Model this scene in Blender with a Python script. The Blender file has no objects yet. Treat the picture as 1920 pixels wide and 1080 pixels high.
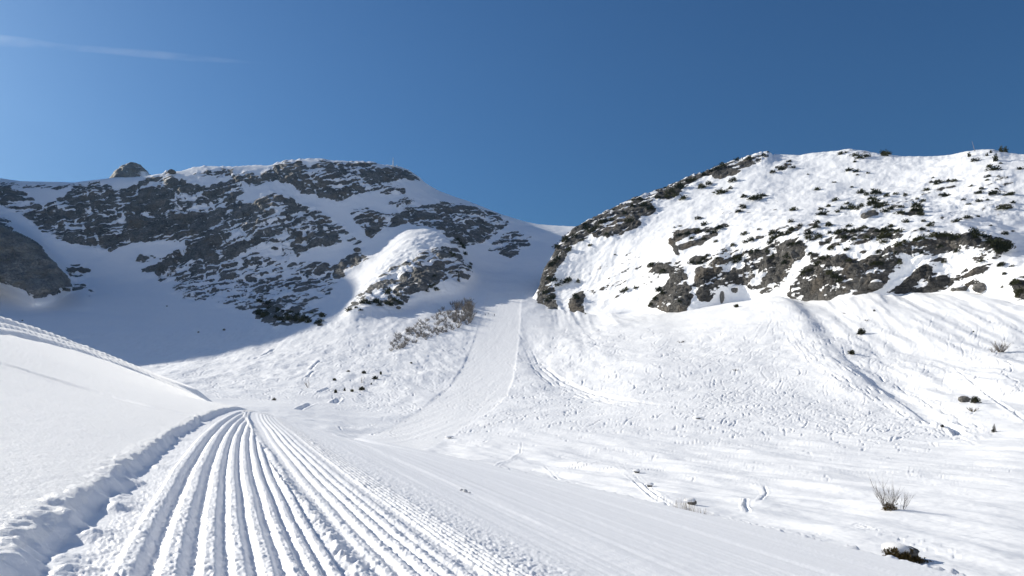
import bpy, math, random
import numpy as np
from mathutils import Vector, Matrix

random.seed(7)
rng = np.random.default_rng(11)
scn = bpy.context.scene
COL = scn.collection
F = 1280.0          # focal length in pixels of a 1920 px wide picture (24 mm lens)
HZ = 720.0          # horizon row of that picture
SUN_AZ = 60.0       # degrees to the left of the view direction
SUN_EL = 24.0

# ------------------------------------------------------------------ camera, sky, sun, exposure
cam_d = bpy.data.cameras.new('camera')
cam = bpy.data.objects.new('camera', cam_d)
COL.objects.link(cam)
cam.location = (0, 0, 0)
cam.rotation_euler = (math.radians(90), 0, 0)
cam_d.sensor_width = 36.0
cam_d.lens = 36.0 * F / 1920.0
cam_d.shift_y = (HZ - 540.0) / 1920.0
cam_d.clip_start = 0.05
cam_d.clip_end = 30000.0
scn.camera = cam

world = bpy.data.worlds.new('World')
scn.world = world
world.use_nodes = True
wn = world.node_tree
for n in list(wn.nodes):
    wn.nodes.remove(n)
sky = wn.nodes.new('ShaderNodeTexSky')
sky.sky_type = 'NISHITA'
sky.sun_disc = False
sky.sun_elevation = math.radians(SUN_EL)
sky.sun_rotation = math.radians(-SUN_AZ)
sky.altitude = 2000.0
sky.air_density = 1.6
sky.dust_density = 5.0
sky.ozone_density = 10.0
bg = wn.nodes.new('ShaderNodeBackground')
bg.inputs['Strength'].default_value = 0.058
wo = wn.nodes.new('ShaderNodeOutputWorld')
tint = wn.nodes.new('ShaderNodeMix'); tint.data_type = 'RGBA'; tint.blend_type = 'MULTIPLY'
tint.inputs[0].default_value = 1.0; tint.inputs[7].default_value = (0.78, 0.94, 1.0, 1)
wn.links.new(sky.outputs[0], tint.inputs[6])
wn.links.new(tint.outputs[2], bg.inputs['Color'])
wn.links.new(bg.outputs[0], wo.inputs['Surface'])

sun_d = bpy.data.lights.new('sun', 'SUN')
sun_d.energy = 4.6
sun_d.angle = math.radians(0.53)
sun_d.color = (1.0, 0.94, 0.82)
sun = bpy.data.objects.new('sun', sun_d)
COL.objects.link(sun)
a_, e_ = math.radians(SUN_AZ), math.radians(SUN_EL)
LS = Vector((-math.sin(a_) * math.cos(e_), math.cos(a_) * math.cos(e_), math.sin(e_)))
sun.rotation_euler = LS.to_track_quat('Z', 'Y').to_euler()
sun.location = LS * 300

scn.view_settings.view_transform = 'Standard'
scn.view_settings.look = 'None'
scn.view_settings.gamma = 1.0
scn.view_settings.exposure = 0.44
scn.view_settings.use_curve_mapping = False
scn.cycles.max_bounces = 8
scn.cycles.diffuse_bounces = 8

# ------------------------------------------------------------------ numpy helpers
def ss(a, b, x):
    t = np.clip((x - a) / (b - a), 0, 1)
    return t * t * (3 - 2 * t)

def sp(x, k):
    return np.logaddexp(0, x / k) * k

def _hash(ix, iy, iz, seed):
    h = (ix.astype(np.uint32) * np.uint32(374761393) + iy.astype(np.uint32) * np.uint32(668265263)
         + iz.astype(np.uint32) * np.uint32(2246822519) + np.uint32(seed * 144665 + 77))
    h = (h ^ (h >> np.uint32(13))) * np.uint32(1274126177)
    return h ^ (h >> np.uint32(16))

def noise(x, y, z, seed=0):
    """gradient noise, about -1..1"""
    x = np.asarray(x, np.float32); y = np.asarray(y, np.float32); z = np.asarray(z, np.float32)
    x, y, z = np.broadcast_arrays(x, y, z)
    fx, fy, fz = np.floor(x), np.floor(y), np.floor(z)
    ix, iy, iz = fx.astype(np.int64), fy.astype(np.int64), fz.astype(np.int64)
    dx, dy, dz = x - fx, y - fy, z - fz
    wx = dx * dx * dx * (dx * (dx * 6 - 15) + 10)
    wy = dy * dy * dy * (dy * (dy * 6 - 15) + 10)
    wz = dz * dz * dz * (dz * (dz * 6 - 15) + 10)
    def g(a, b, c):
        h = _hash(ix + a, iy + b, iz + c, seed)
        gx = (h & np.uint32(1023)).astype(np.float32) / 511.5 - 1
        gy = ((h >> np.uint32(10)) & np.uint32(1023)).astype(np.float32) / 511.5 - 1
        gz = ((h >> np.uint32(20)) & np.uint32(1023)).astype(np.float32) / 511.5 - 1
        return gx * (dx - a) + gy * (dy - b) + gz * (dz - c)
    x00 = g(0, 0, 0) * (1 - wx) + g(1, 0, 0) * wx
    x10 = g(0, 1, 0) * (1 - wx) + g(1, 1, 0) * wx
    x01 = g(0, 0, 1) * (1 - wx) + g(1, 0, 1) * wx
    x11 = g(0, 1, 1) * (1 - wx) + g(1, 1, 1) * wx
    y0 = x00 * (1 - wy) + x10 * wy
    y1 = x01 * (1 - wy) + x11 * wy
    return (y0 * (1 - wz) + y1 * wz) * 1.5

def fbm(x, y, z, octv, seed=0, gain=.5, ridged=False):
    out = 0; a = 1.0; s = 1.0; tot = 0
    for o in range(octv):
        n = noise(x * s, y * s, z * s, seed + o * 17)
        if ridged:
            n = 1 - 2 * np.abs(n)
        out = out + a * n
        tot += a; a *= gain; s *= 2.03
    return out / tot

def gsmooth(a, sigma):
    if sigma <= 0: return a
    r = int(3 * sigma) + 1
    k = np.exp(-.5 * (np.arange(-r, r + 1) / sigma) ** 2); k /= k.sum()
    return np.convolve(np.pad(a, r, mode='edge'), k, mode='valid')

def blur2(c, sigma):
    r = int(3 * sigma) + 1
    k = np.exp(-.5 * (np.arange(-r, r + 1) / sigma) ** 2); k /= k.sum()
    p = np.pad(c, r, mode='edge')
    o = sum(k[i] * p[:, i:i + c.shape[1]] for i in range(2 * r + 1))
    return sum(k[i] * o[i:i + c.shape[0]] for i in range(2 * r + 1))

def pchip(V, t):
    """monotone interpolation. V (K,N) at knots t (K,) -> function of a sample array"""
    h = np.diff(t)[:, None]
    d = np.diff(V, axis=0) / h
    m = np.zeros_like(V)
    same = (d[:-1] * d[1:]) > 0
    w1 = 2 * h[1:] + h[:-1]; w2 = h[1:] + 2 * h[:-1]
    with np.errstate(divide='ignore', invalid='ignore'):
        hm = (w1 + w2) / (w1 / d[:-1] + w2 / d[1:])
    m[1:-1] = np.where(same, hm, 0)
    m[0] = d[0]; m[-1] = d[-1]
    def ev(q):
        i = np.clip(np.searchsorted(t, q, side='right') - 1, 0, len(t) - 2)
        hh = (t[i + 1] - t[i])[:, None]
        x = ((q - t[i])[:, None]) / hh
        h00 = 2 * x ** 3 - 3 * x ** 2 + 1; h10 = x ** 3 - 2 * x ** 2 + x
        h01 = -2 * x ** 3 + 3 * x ** 2; h11 = x ** 3 - x ** 2
        return h00 * V[i] + h10 * hh * m[i] + h01 * V[i + 1] + h11 * hh * m[i + 1]
    return ev

def line_at(pts, u, sv=14.0, sy=18.0):
    p = np.array(sorted(pts), float)
    uu = np.linspace(u.min(), u.max(), int((u.max() - u.min()) / 4) + 2)
    v = np.interp(uu, p[:, 0], p[:, 1]); y = np.interp(uu, p[:, 0], np.log(p[:, 2]))
    v = gsmooth(v, sv / 4); y = gsmooth(y, sy / 4)
    return np.interp(u, uu, v), np.interp(u, uu, y)

CU0, CV0, CW, CH = -40, 240, 2020, 640          # window of the traced outlines
def poly_fill(canvas, pts, val):
    p = np.array(pts, float)
    x = p[:, 0] - CU0; y = p[:, 1] - CV0
    y0, y1 = max(int(y.min()), 0), min(int(y.max()) + 1, CH - 1)
    x0, x1 = max(int(x.min()), 0), min(int(x.max()) + 1, CW - 1)
    if y1 < y0 or x1 < x0: return
    yy, xx = np.mgrid[y0:y1 + 1, x0:x1 + 1] + .5
    ins = np.zeros(yy.shape, bool)
    n = len(x); j = n - 1
    for i in range(n):
        if y[i] != y[j]:
            c = ((y[i] > yy) != (y[j] > yy)) & (xx < (x[j] - x[i]) * (yy - y[i]) / (y[j] - y[i]) + x[i])
            ins ^= c
        j = i
    sub = canvas[y0:y1 + 1, x0:x1 + 1]
    if val < 0:
        sub[ins] = -val if canvas.dtype.kind == 'i' else sub[ins] * (1 + val)
    else:
        sub[ins] = np.maximum(sub[ins], val)

def samp(canvas, u, v):
    x = np.clip(u - CU0, 0, CW - 1.001); y = np.clip(v - CV0, 0, CH - 1.001)
    ix = x.astype(int); iy = y.astype(int); fx = x - ix; fy = y - iy
    return ((canvas[iy, ix] * (1 - fx) + canvas[iy, ix + 1] * fx) * (1 - fy)
            + (canvas[iy + 1, ix] * (1 - fx) + canvas[iy + 1, ix + 1] * fx) * fy)

def grid_normals(P):
    du = np.gradient(P, axis=1); dv = np.gradient(P, axis=0)
    n = np.cross(du, dv)
    n /= np.linalg.norm(n, axis=2, keepdims=True) + 1e-12
    n[n[..., 2] < 0] *= -1
    return n

def cols_u(lo, hi, step, left, right, grow=1.09):
    mid = np.arange(lo, hi + step, step)
    L = []; x = lo; s = step
    while x > left:
        s *= grow; x -= s; L.append(x)
    R = []; x = mid[-1]; s = step
    while x < right:
        s *= grow; x += s; R.append(x)
    return np.array(L[::-1] + list(mid) + R)

# ------------------------------------------------------------------ object helpers
def tag(o, label=None, cat=None, group=None, kind=None):
    if label: o['label'] = label
    if cat: o['category'] = cat
    if group: o['group'] = group
    if kind: o['kind'] = kind
    return o

def np_mesh(name, V, Fq, mat, smooth=True, attrs=None, normals=None):
    me = bpy.data.meshes.new(name)
    V = np.ascontiguousarray(V, np.float32); Fq = np.ascontiguousarray(Fq, np.int32)
    k = Fq.shape[1]
    me.vertices.add(len(V)); me.vertices.foreach_set('co', V.ravel())
    me.loops.add(Fq.size); me.loops.foreach_set('vertex_index', Fq.ravel())
    me.polygons.add(len(Fq))
    me.polygons.foreach_set('loop_start', np.arange(0, Fq.size, k, dtype=np.int32))
    me.polygons.foreach_set('loop_total', np.full(len(Fq), k, np.int32))
    me.update(calc_edges=True)
    me.polygons.foreach_set('use_smooth', np.full(len(Fq), smooth, bool))
    for an, av in (attrs or {}).items():
        at = me.attributes.new(an, 'FLOAT', 'POINT')
        at.data.foreach_set('value', np.ascontiguousarray(av, np.float32))
    if mat: me.materials.append(mat)
    if normals is not None:
        me.normals_split_custom_set_from_vertices(np.ascontiguousarray(normals, np.float32).reshape(-1, 3).tolist()
                                                  if False else [tuple(x) for x in normals.tolist()])
    return me

def link(name, me, parent=None, loc=None):
    o = bpy.data.objects.new(name, me)
    COL.objects.link(o)
    if parent: o.parent = parent
    if loc is not None: o.location = loc
    return o

def grid_object(name, P, facemask, mat, attrs, parent=None, N=None):
    """the faces of the grid P (R,C,3) chosen by facemask (R-1,C-1), as one object"""
    R, C = P.shape[:2]
    idx = np.arange(R * C).reshape(R, C)
    q = np.stack([idx[:-1, :-1], idx[:-1, 1:], idx[1:, 1:], idx[1:, :-1]], -1)[facemask]
    used, inv = np.unique(q.ravel(), return_inverse=True)
    V = P.reshape(-1, 3)[used]
    at = {k: a.ravel()[used] for k, a in attrs.items()}
    nn = None if N is None else N.reshape(-1, 3)[used]
    return link(name, np_mesh(name, V, inv.reshape(-1, 4), mat, True, at, nn), parent)

class MB:
    """collects small shapes into one mesh"""
    def __init__(s): s.v = []; s.f = []
    def add(s, v, f):
        o = len(s.v); s.v += [tuple(p) for p in v]; s.f += [tuple(i + o for i in t) for t in f]
    def tube(s, pts, rads, n=4):
        rings = []; o = len(s.v)
        prev = None
        for i, p in enumerate(pts):
            a = pts[max(i - 1, 0)]; b = pts[min(i + 1, len(pts) - 1)]
            d = (Vector(b) - Vector(a)).normalized()
            x = d.orthogonal() if prev is None else (prev - d * prev.dot(d))
            if x.length < 1e-6: x = d.orthogonal()
            x.normalize(); prev = x; y = d.cross(x)
            for k in range(n):
                t = 2 * math.pi * k / n
                s.v.append(tuple(Vector(p) + (x * math.cos(t) + y * math.sin(t)) * rads[i]))
        for i in range(len(pts) - 1):
            for k in range(n):
                s.f.append((o + i * n + k, o + i * n + (k + 1) % n, o + (i + 1) * n + (k + 1) % n, o + (i + 1) * n + k))
        s.f.append(tuple(o + k for k in range(n))[::-1])
        s.f.append(tuple(o + (len(pts) - 1) * n + k for k in range(n)))
    def mesh(s, name, mat, smooth=False):
        me = bpy.data.meshes.new(name); me.from_pydata(s.v, [], s.f); me.update()
        if smooth: me.polygons.foreach_set('use_smooth', np.full(len(me.polygons), True))
        if mat: me.materials.append(mat)
        return me

# ------------------------------------------------------------------ materials
def nodes_of(name):
    m = bpy.data.materials.new(name); m.use_nodes = True
    t = m.node_tree; b = t.nodes['Principled BSDF']
    return m, t, b

def mk(t, typ, **kw):
    n = t.nodes.new(typ)
    for k, v in kw.items():
        if k in n.inputs: n.inputs[k].default_value = v
        else: setattr(n, k, v)
    return n

def tex_noise(t, scale, detail=4, rough=.55, coord=None):
    n = mk(t, 'ShaderNodeTexNoise')
    n.inputs['Scale'].default_value = scale; n.inputs['Detail'].default_value = detail; n.inputs['Roughness'].default_value = rough
    if coord: t.links.new(coord, n.inputs['Vector'])
    return n

def ramp(t, fac, stops):
    r = mk(t, 'ShaderNodeValToRGB')
    el = r.color_ramp.elements
    while len(el) < len(stops): el.new(.5)
    for e, (p, c) in zip(el, stops):
        e.position = p; e.color = (*c, 1)
    t.links.new(fac, r.inputs['Fac'])
    return r

def math_n(t, op, a, b=None, clamp=False):
    n = mk(t, 'ShaderNodeMath', operation=op); n.use_clamp = clamp
    for i, x in enumerate((a, b)):
        if x is None: continue
        if isinstance(x, (int, float)): n.inputs[i].default_value = x
        else: t.links.new(x, n.inputs[i])
    return n.outputs[0]

def snow_material(name, base, bumps, rough=.6, spec=.25, sheen=.06):
    m, t, b = nodes_of(name)
    tc = mk(t, 'ShaderNodeTexCoord')
    nz = tex_noise(t, .12, 3, .5, tc.outputs['Object'])
    r = ramp(t, nz.outputs['Fac'], [(.3, tuple(c * .97 for c in base)), (.7, base)])
    t.links.new(r.outputs['Color'], b.inputs['Base Color'])
    b.inputs['Roughness'].default_value = rough
    b.inputs['Specular IOR Level'].default_value = spec
    b.inputs['Sheen Weight'].default_value = sheen; b.inputs['Sheen Roughness'].default_value = .4
    prev = None
    for (sc, dist, det) in bumps:
        n = tex_noise(t, sc, det, .6, tc.outputs['Object'])
        bp = mk(t, 'ShaderNodeBump'); bp.inputs['Strength'].default_value = 1.0; bp.inputs['Distance'].default_value = dist
        t.links.new(n.outputs['Fac'], bp.inputs['Height'])
        if prev: t.links.new(prev, bp.inputs['Normal'])
        prev = bp.outputs['Normal']
    t.links.new(prev, b.inputs['Normal'])
    return m

SNOW = (.935, .942, .955)
M_SNOW = snow_material('powder_snow', SNOW, [(.7, .13, 3), (5.0, .012, 2)])
M_BANK = snow_material('fresh_snow', (.94, .942, .95), [(26.0, .013, 4), (110., .004, 2)], .5, .5, .62)
M_GROOM = snow_material('groomed_snow', (.90, .91, .935), [(16.0, .006, 3), (80., .003, 2)], .55, .3, .18)
M_RUN = snow_material('pressed_snow', (.92, .925, .935), [(.5, .14, 4), (3., .03, 2)], .55, .3, .2)

def mountain_material(name, dark, light, warm, fine):
    m, t, b = nodes_of(name)
    tc = mk(t, 'ShaderNodeTexCoord'); co = tc.outputs['Object']
    at = mk(t, 'ShaderNodeAttribute'); at.attribute_name = 'rock'
    n1 = tex_noise(t, fine, 5, .65, co)
    x = math_n(t, 'MULTIPLY', math_n(t, 'SUBTRACT', n1.outputs['Fac'], .5), .55)
    mp0 = mk(t, 'ShaderNodeMapping'); mp0.inputs['Rotation'].default_value = (0, math.radians(21), 0); mp0.inputs['Scale'].default_value = (.22, .3, 1.5)
    t.links.new(co, mp0.inputs['Vector'])
    n1b = tex_noise(t, .8, 4, .65, mp0.outputs['Vector'])
    x = math_n(t, 'ADD', x, math_n(t, 'MULTIPLY', math_n(t, 'SUBTRACT', n1b.outputs['Fac'], .5), .75))
    x = math_n(t, 'ADD', at.outputs['Fac'], x)
    gate = mk(t, 'ShaderNodeMapRange'); gate.inputs['From Min'].default_value = .02; gate.inputs['From Max'].default_value = .16; t.links.new(at.outputs['Fac'], gate.inputs['Value'])
    x = math_n(t, 'MULTIPLY', x, gate.outputs['Result'])
    fac = mk(t, 'ShaderNodeMapRange', interpolation_type='SMOOTHSTEP')
    fac.inputs['From Min'].default_value = .44; fac.inputs['From Max'].default_value = .56
    t.links.new(x, fac.inputs['Value'])
    fac = fac.outputs['Result']
    # rock colour: beds, blotches and a few warm stains
    n2 = tex_noise(t, .09, 6, .62, co)
    n3 = tex_noise(t, .55, 5, .7, co)
    mixv = math_n(t, 'ADD', math_n(t, 'MULTIPLY', n2.outputs['Fac'], .5), math_n(t, 'MULTIPLY', n3.outputs['Fac'], .5))
    rc = ramp(t, mixv, [(.38, dark), (.52, tuple((a + c) / 2 for a, c in zip(dark, light))), (.62, light)])
    n4 = tex_noise(t, .06, 4, .6, co)
    wf = mk(t, 'ShaderNodeMapRange'); wf.inputs['From Min'].default_value = .52; wf.inputs['From Max'].default_value = .68
    wf.inputs['To Max'].default_value = .55
    t.links.new(n4.outputs['Fac'], wf.inputs['Value'])
    mw = mk(t, 'ShaderNodeMix', data_type='RGBA')
    t.links.new(wf.outputs['Result'], mw.inputs['Factor']); t.links.new(rc.outputs['Color'], mw.inputs[6]); mw.inputs[7].default_value = (*warm, 1)
    mx = mk(t, 'ShaderNodeMix', data_type='RGBA')
    t.links.new(fac, mx.inputs['Factor']); mx.inputs[6].default_value = (*SNOW, 1); t.links.new(mw.outputs[2], mx.inputs[7])
    t.links.new(mx.outputs[2], b.inputs['Base Color'])
    b.inputs['Roughness'].default_value = .7
    b.inputs['Specular IOR Level'].default_value = .2
    # relief: coarse on rock, fine on snow; joints split the rock into blocks
    mp = mk(t, 'ShaderNodeMapping'); mp.inputs['Rotation'].default_value = (.25, .38, .2); mp.inputs['Scale'].default_value = (.55, .6, 1.25)
    wob = tex_noise(t, .3, 3, .6, co)
    va = mk(t, 'ShaderNodeVectorMath', operation='MULTIPLY_ADD'); va.inputs[1].default_value = (2.2, 2.2, 2.2)
    t.links.new(wob.outputs['Color'], va.inputs[0]); t.links.new(co, va.inputs[2]); t.links.new(va.outputs[0], mp.inputs['Vector'])
    vo = mk(t, 'ShaderNodeTexVoronoi', feature='DISTANCE_TO_EDGE'); vo.inputs['Scale'].default_value = .34
    t.links.new(mp.outputs['Vector'], vo.inputs['Vector'])
    jo = mk(t, 'ShaderNodeMapRange', interpolation_type='SMOOTHSTEP'); jo.inputs['From Max'].default_value = .10
    t.links.new(vo.outputs['Distance'], jo.inputs['Value'])
    vc = mk(t, 'ShaderNodeTexVoronoi'); vc.inputs['Scale'].default_value = .34; t.links.new(mp.outputs['Vector'], vc.inputs['Vector'])
    sepc = mk(t, 'ShaderNodeSeparateColor'); t.links.new(vc.outputs['Color'], sepc.inputs[0])
    nb = tex_noise(t, .45, 7, .7, co)
    blocky = math_n(t, 'ADD', math_n(t, 'MULTIPLY', jo.outputs['Result'], .55), math_n(t, 'MULTIPLY', sepc.outputs[0], .7))
    hb = math_n(t, 'ADD', math_n(t, 'MULTIPLY', nb.outputs['Fac'], math_n(t, 'ADD', math_n(t, 'MULTIPLY', fac, 1.4), .12)), math_n(t, 'MULTIPLY', blocky, fac))
    bp = mk(t, 'ShaderNodeBump'); bp.inputs['Strength'].default_value = 1.0; bp.inputs['Distance'].default_value = 1.9
    t.links.new(hb, bp.inputs['Height']); t.links.new(bp.outputs['Normal'], b.inputs['Normal'])
    return m

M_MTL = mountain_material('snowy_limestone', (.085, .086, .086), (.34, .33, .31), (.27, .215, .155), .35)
M_PALE = mountain_material('lightened_limestone', (.16, .165, .165), (.48, .46, .43), (.40, .34, .25), .35)  # lighter limestone copy; on the left buttress it stands in for direct light
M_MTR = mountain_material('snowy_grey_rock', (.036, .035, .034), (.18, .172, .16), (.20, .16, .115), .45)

def plain_material(name, c1, c2, scale, rough=.8, rnd=0.0, bump=0.0):
    m, t, b = nodes_of(name)
    tc = mk(t, 'ShaderNodeTexCoord')
    n = tex_noise(t, scale, 4, .6, tc.outputs['Object'])
    f = n.outputs['Fac']
    if rnd:
        oi = mk(t, 'ShaderNodeObjectInfo')
        f = math_n(t, 'ADD', f, math_n(t, 'MULTIPLY', math_n(t, 'SUBTRACT', oi.outputs['Random'], .5), rnd))
    r = ramp(t, f, [(.3, c1), (.7, c2)])
    t.links.new(r.outputs['Color'], b.inputs['Base Color'])
    b.inputs['Roughness'].default_value = rough
    b.inputs['Specular IOR Level'].default_value = .2
    if bump:
        bp = mk(t, 'ShaderNodeBump'); bp.inputs['Distance'].default_value = bump
        t.links.new(n.outputs['Fac'], bp.inputs['Height']); t.links.new(bp.outputs['Normal'], b.inputs['Normal'])
    return m

M_PINE = plain_material('pine_needles', (.022, .028, .013), (.07, .072, .032), 1.6, .8, .5)
M_WOOD = plain_material('bark', (.07, .055, .045), (.14, .115, .095), 4, .85)
M_TWIG = plain_material('grey_twigs', (.14, .125, .112), (.29, .262, .235), 3, .85, .5)
M_STRAW = plain_material('dry_stems', (.16, .14, .115), (.32, .28, .23), 6, .85)
M_STONE = plain_material('boulder_stone', (.06, .058, .055), (.19, .18, .165), 3, .8, .2, .06)
M_HEATH = plain_material('heath_twigs', (.05, .04, .016), (.15, .105, .04), 9, .85)
M_CLOTH = plain_material('dark_ski_clothes', (.012, .014, .02), (.03, .033, .045), 5, .7)
M_HELM = plain_material('helmet_shell', (.02, .02, .025), (.05, .05, .06), 5, .4)
M_STEEL = plain_material('mast_paint', (.50, .51, .53), (.62, .63, .65), 2, .5)
M_POLE = plain_material('weathered_wood', (.26, .20, .16), (.40, .32, .27), 3, .8)

# ================================================================== FOREGROUND: snow bank and groomed track
def scoord(X, Y):
    Yc = np.minimum(Y, 20.)
    return X + .45 * Yc - .0034 * Yc ** 2 + .314 * np.maximum(Y - 20, 0)

def near_base(X, Y, e=-.84):
    s = scoord(X, Y)
    Z = -.8 + .12 * (1 - ss(e, e + .17, s))
    b = np.maximum(e - s, 0)
    Z = Z + .16 * b + .222 * (sp(b - 3.5, 1) - .03) - .62 * sp(b - 21, 2.5)
    Z = Z - .21 * sp(s - .9, .5) - .055 * sp(Y - 13, 2) * ss(-1, 3, s)
    w = ss(-14, -1.5, s) * (1 - ss(2, 7, s))
    Z = Z - w * (.03 * sp(Y - 21, 1.5) + .012 * np.maximum(Y - 24, 0) ** 1.4)
    Z = Z - .062 * sp(Y - 36, 3) * ss(-3, -12, s)
    Z = Z - .54 * sp(s - 13, .25) - .3 * sp(Y - 62, 2) * ss(2, 6, s)
    return Z, s

RIDGES = [(-.455, .066), (-.225, .062), (-.02, .058), (.148, .054), (.30, .052), (.445, .05), (.56, .046), (.665, .042),
          (1.02, .022), (1.15, .034), (1.275, .034), (1.40, .030), (1.53, .020),
          (1.70, .022), (1.765, .022), (1.83, .022), (1.895, .020), (1.96, .018), (2.03, .014)]
def groove_profile():
    S = np.linspace(-1.2, 16, 34000)            # metres
    h = np.zeros_like(S)
    for i, (p, d) in enumerate(RIDGES):
        p *= .8
        gap = min(abs(p - q * .8) for q, _ in RIDGES if abs(p - q * .8) > 1e-4)
        hw = min(gap, .17) * .5
        x = np.abs(S - p) / hw
        h = np.maximum(h, d * .8 * (1 - ss(.25, 1.0, x)))
    st = noise(S * 3.1, 0 * S, 0 * S, 5) * .5 + noise(S * 9, 0 * S, 0 * S, 6) * .35 + noise(S * 22, 0 * S, 0 * S, 8) * .25
    h += ss(1.6, 2.4, S) * (st - noise(S * 22, 0 * S, 0 * S, 8) * .25 - noise(S * 9, 0 * S, 0 * S, 6) * .35) * .034
    for c, wd, d in ((3.05, .35, .028), (4.1, .28, .026), (6.2, .3, .02), (8.6, .45, .024)):
        h += d * (1 - ss(.55, 1, np.abs(S - c) / wd))
    fine = ss(1.6, 2.4, S) * .034
    return S, h, fine * noise(S * 9, 0 * S, 0 * S, 6) * .35, fine * noise(S * 22, 0 * S, 0 * S, 8) * .25
GS, GH, GH9, GH22 = groove_profile()

def build_near():
    u = cols_u(-30, 1950, 1.9, -1500, 3400, 1.12)
    nr = 470
    q = np.linspace(1.45 ** -.62, 97. ** -.62, nr)
    Y1 = q ** (-1 / .62)
    U, Y = np.meshgrid(u, Y1)
    X = (U - 960) / F * Y
    e = -.86 + .045 * noise(Y * .9, X * .3, 0 * X, 3) + .055 * noise(Y * 3.1, X * 1.5, 0 * X, 4) + .03 * noise(Y * 9, X * 9, 0 * X, 9)
    e = np.where(Y > 25, -.86, e)
    Z, s = near_base(X, Y, e)
    s_w = s + .012 * noise(Y * .55, s * .2, 0 * s, 21) + .004 * noise(Y * 4, s, 0 * s, 22)
    on = ss(-.70, -.52, s)
    seam_s = np.interp(Y, [3, 8.3, 13.3, 18, 22, 30], [.57, .455, .25, -.12, -.45, -.55])
    right_pass = s_w > seam_s + .03
    s_w = np.where(right_pass, s_w - (seam_s - .6) * .7 * (1 - ss(2.0, 3.5, s)), s_w)
    g = np.interp(s_w, GS, GH, left=0, right=0)
    g = g + np.interp(s_w, GS, GH9, left=0, right=0) * (1 - ss(9, 15, Y)) + np.interp(s_w, GS, GH22, left=0, right=0) * (1 - ss(3.5, 6, Y))
    nearer = 1 - ss(30, 60, Y)
    rough = .35 + .65 * noise(X * 5, Y * 5, 0 * X, 31)
    Z = Z + on * g * nearer * (1 + .12 * noise(Y * 1.3, s * 8, 0 * s, 33))
    # crumbs on the ridges and between them, a torn seam of clods between the two machine passes
    Z = Z + on * (.013 * fbm(X * 22, Y * 22, 0 * X, 2, 41) + .008 * noise(X * 55, Y * 55, 0 * X, 42) * (1 - ss(5, 10, Y))) * (1 - ss(10, 25, Y)) * (1 - .95 * ss(1.5, 2.3, s))
    seam = np.exp(-((s - seam_s - .08 - .03 * noise(Y * .8, 0 * Y, 0 * Y, 51)) / .055) ** 2) * (1 - ss(18, 26, Y))
    Z = Z + seam * (.028 + .045 * fbm(X * 14, Y * 14, 0 * X, 3, 52, ridged=False))
    seam2 = np.exp(-((s - 1.31) / .04) ** 2) * (1 - ss(12, 24, Y)) * ss(-.1, .5, noise(X * 2, Y * 2, 0 * X, 57))
    Z = Z + seam2 * (.015 + .03 * fbm(X * 16, Y * 16, 0 * X, 2, 58))
    wide = ss(1.6, 2.6, s)
    Z = Z + wide * (.012 * fbm(s * 7, Y * .35, 0 * s, 3, 61) + .003 * fbm(X * 9, Y * 9, 0 * X, 2, 62))
    # crumbs thrown along the outer edge
    edge = np.exp(-((s - 12.6 - .35 * noise(Y * .5, 0 * Y, 0 * Y, 71)) / .28) ** 2)
    Z = Z + edge * np.maximum(0, .03 + .22 * fbm(X * 2.6, Y * 2.6, 0 * X, 3, 72))
    # the untouched bank: wind texture, clods at its broken lip
    bank = 1 - ss(-1.0, -.8, s)
    Z = Z + bank * (.03 * fbm(X * .35, Y * .25, 0 * X, 2, 81) + .010 * fbm(X * 1.4 + Y * .5, Y * .5, 0 * X, 3, 87) + (.0035 * fbm(X * 9, Y * 7, 0 * X, 2, 82) + .0035 * fbm(X * 30, Y * 30, 0 * X, 2, 84)) * (1 - ss(14, 30, Y)))
    lip = np.exp(-((s - e + .02) / .11) ** 2) * (1 - ss(16, 24, Y))
    Z = Z + lip * (.04 * fbm(X * 7.0, Y * 7.0, 0 * X, 3, 83) + .01)
    spill = np.exp(-((s + .66) / .14) ** 2) * (1 - ss(9, 15, Y)) * ss(.05, .45, noise(X * 2.3, Y * 2.3, 0 * X, 85) + .25 * (1 - ss(3.5, 6.5, Y)))
    Z = Z + spill * (.035 + .05 * fbm(X * 7, Y * 7, 0 * X, 3, 86))
    # older tracks higher on the bank
    def berm(s0, w, d, fr):
        k = s - s0 - .25 * noise(Y * .08, 0 * Y, 0 * Y, fr)
        return d * (np.exp(-(k / w) ** 2) - .9 * np.exp(-((k - 1.7 * w) / (1.1 * w)) ** 2))
    Z = Z + (1 - ss(45, 85, Y)) * (berm(-10.6, .3, .09, 92) + berm(-12.0, .25, .08, 93)
          + berm(-13.6, .35, .16, 94)) * (1 + .5 * noise(X * .8, Y * .5, 0 * X, 95))
    # one ski track slanting over the bank, and clods on the track
    pts = [(-60, 668), (0, 681), (50, 696), (100, 712), (150, 727), (200, 741), (260, 758), (317, 771), (362, 781)]
    W = []
    Yq = np.linspace(1.6, 60, 4000)
    for (pu, pv) in pts:
        Xq = (pu - 960) / F * Yq
        vq = HZ - F * near_base(Xq, Yq)[0] / Yq
        i = np.argmax(vq < pv); W.append((Xq[i], Yq[i]))
    W = np.array(W)
    dist = np.full(X.shape, 9e9)
    for (ax, ay), (bx, by) in zip(W[:-1], W[1:]):
        vx, vy = bx - ax, by - ay
        t = np.clip(((X - ax) * vx + (Y - ay) * vy) / (vx * vx + vy * vy), 0, 1)
        dist = np.minimum(dist, np.hypot(X - ax - t * vx, Y - ay - t * vy))
    sc = .075 + .006 * Y
    Z = Z - .11 * np.exp(-(dist / sc) ** 2) * (.85 + .3 * noise(Y * .7, X * .7, 0 * X, 88)) + .03 * np.exp(-((dist - .2 - .006 * Y) / sc) ** 2)
    P = np.stack([X, Y, Z], -1)
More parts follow.
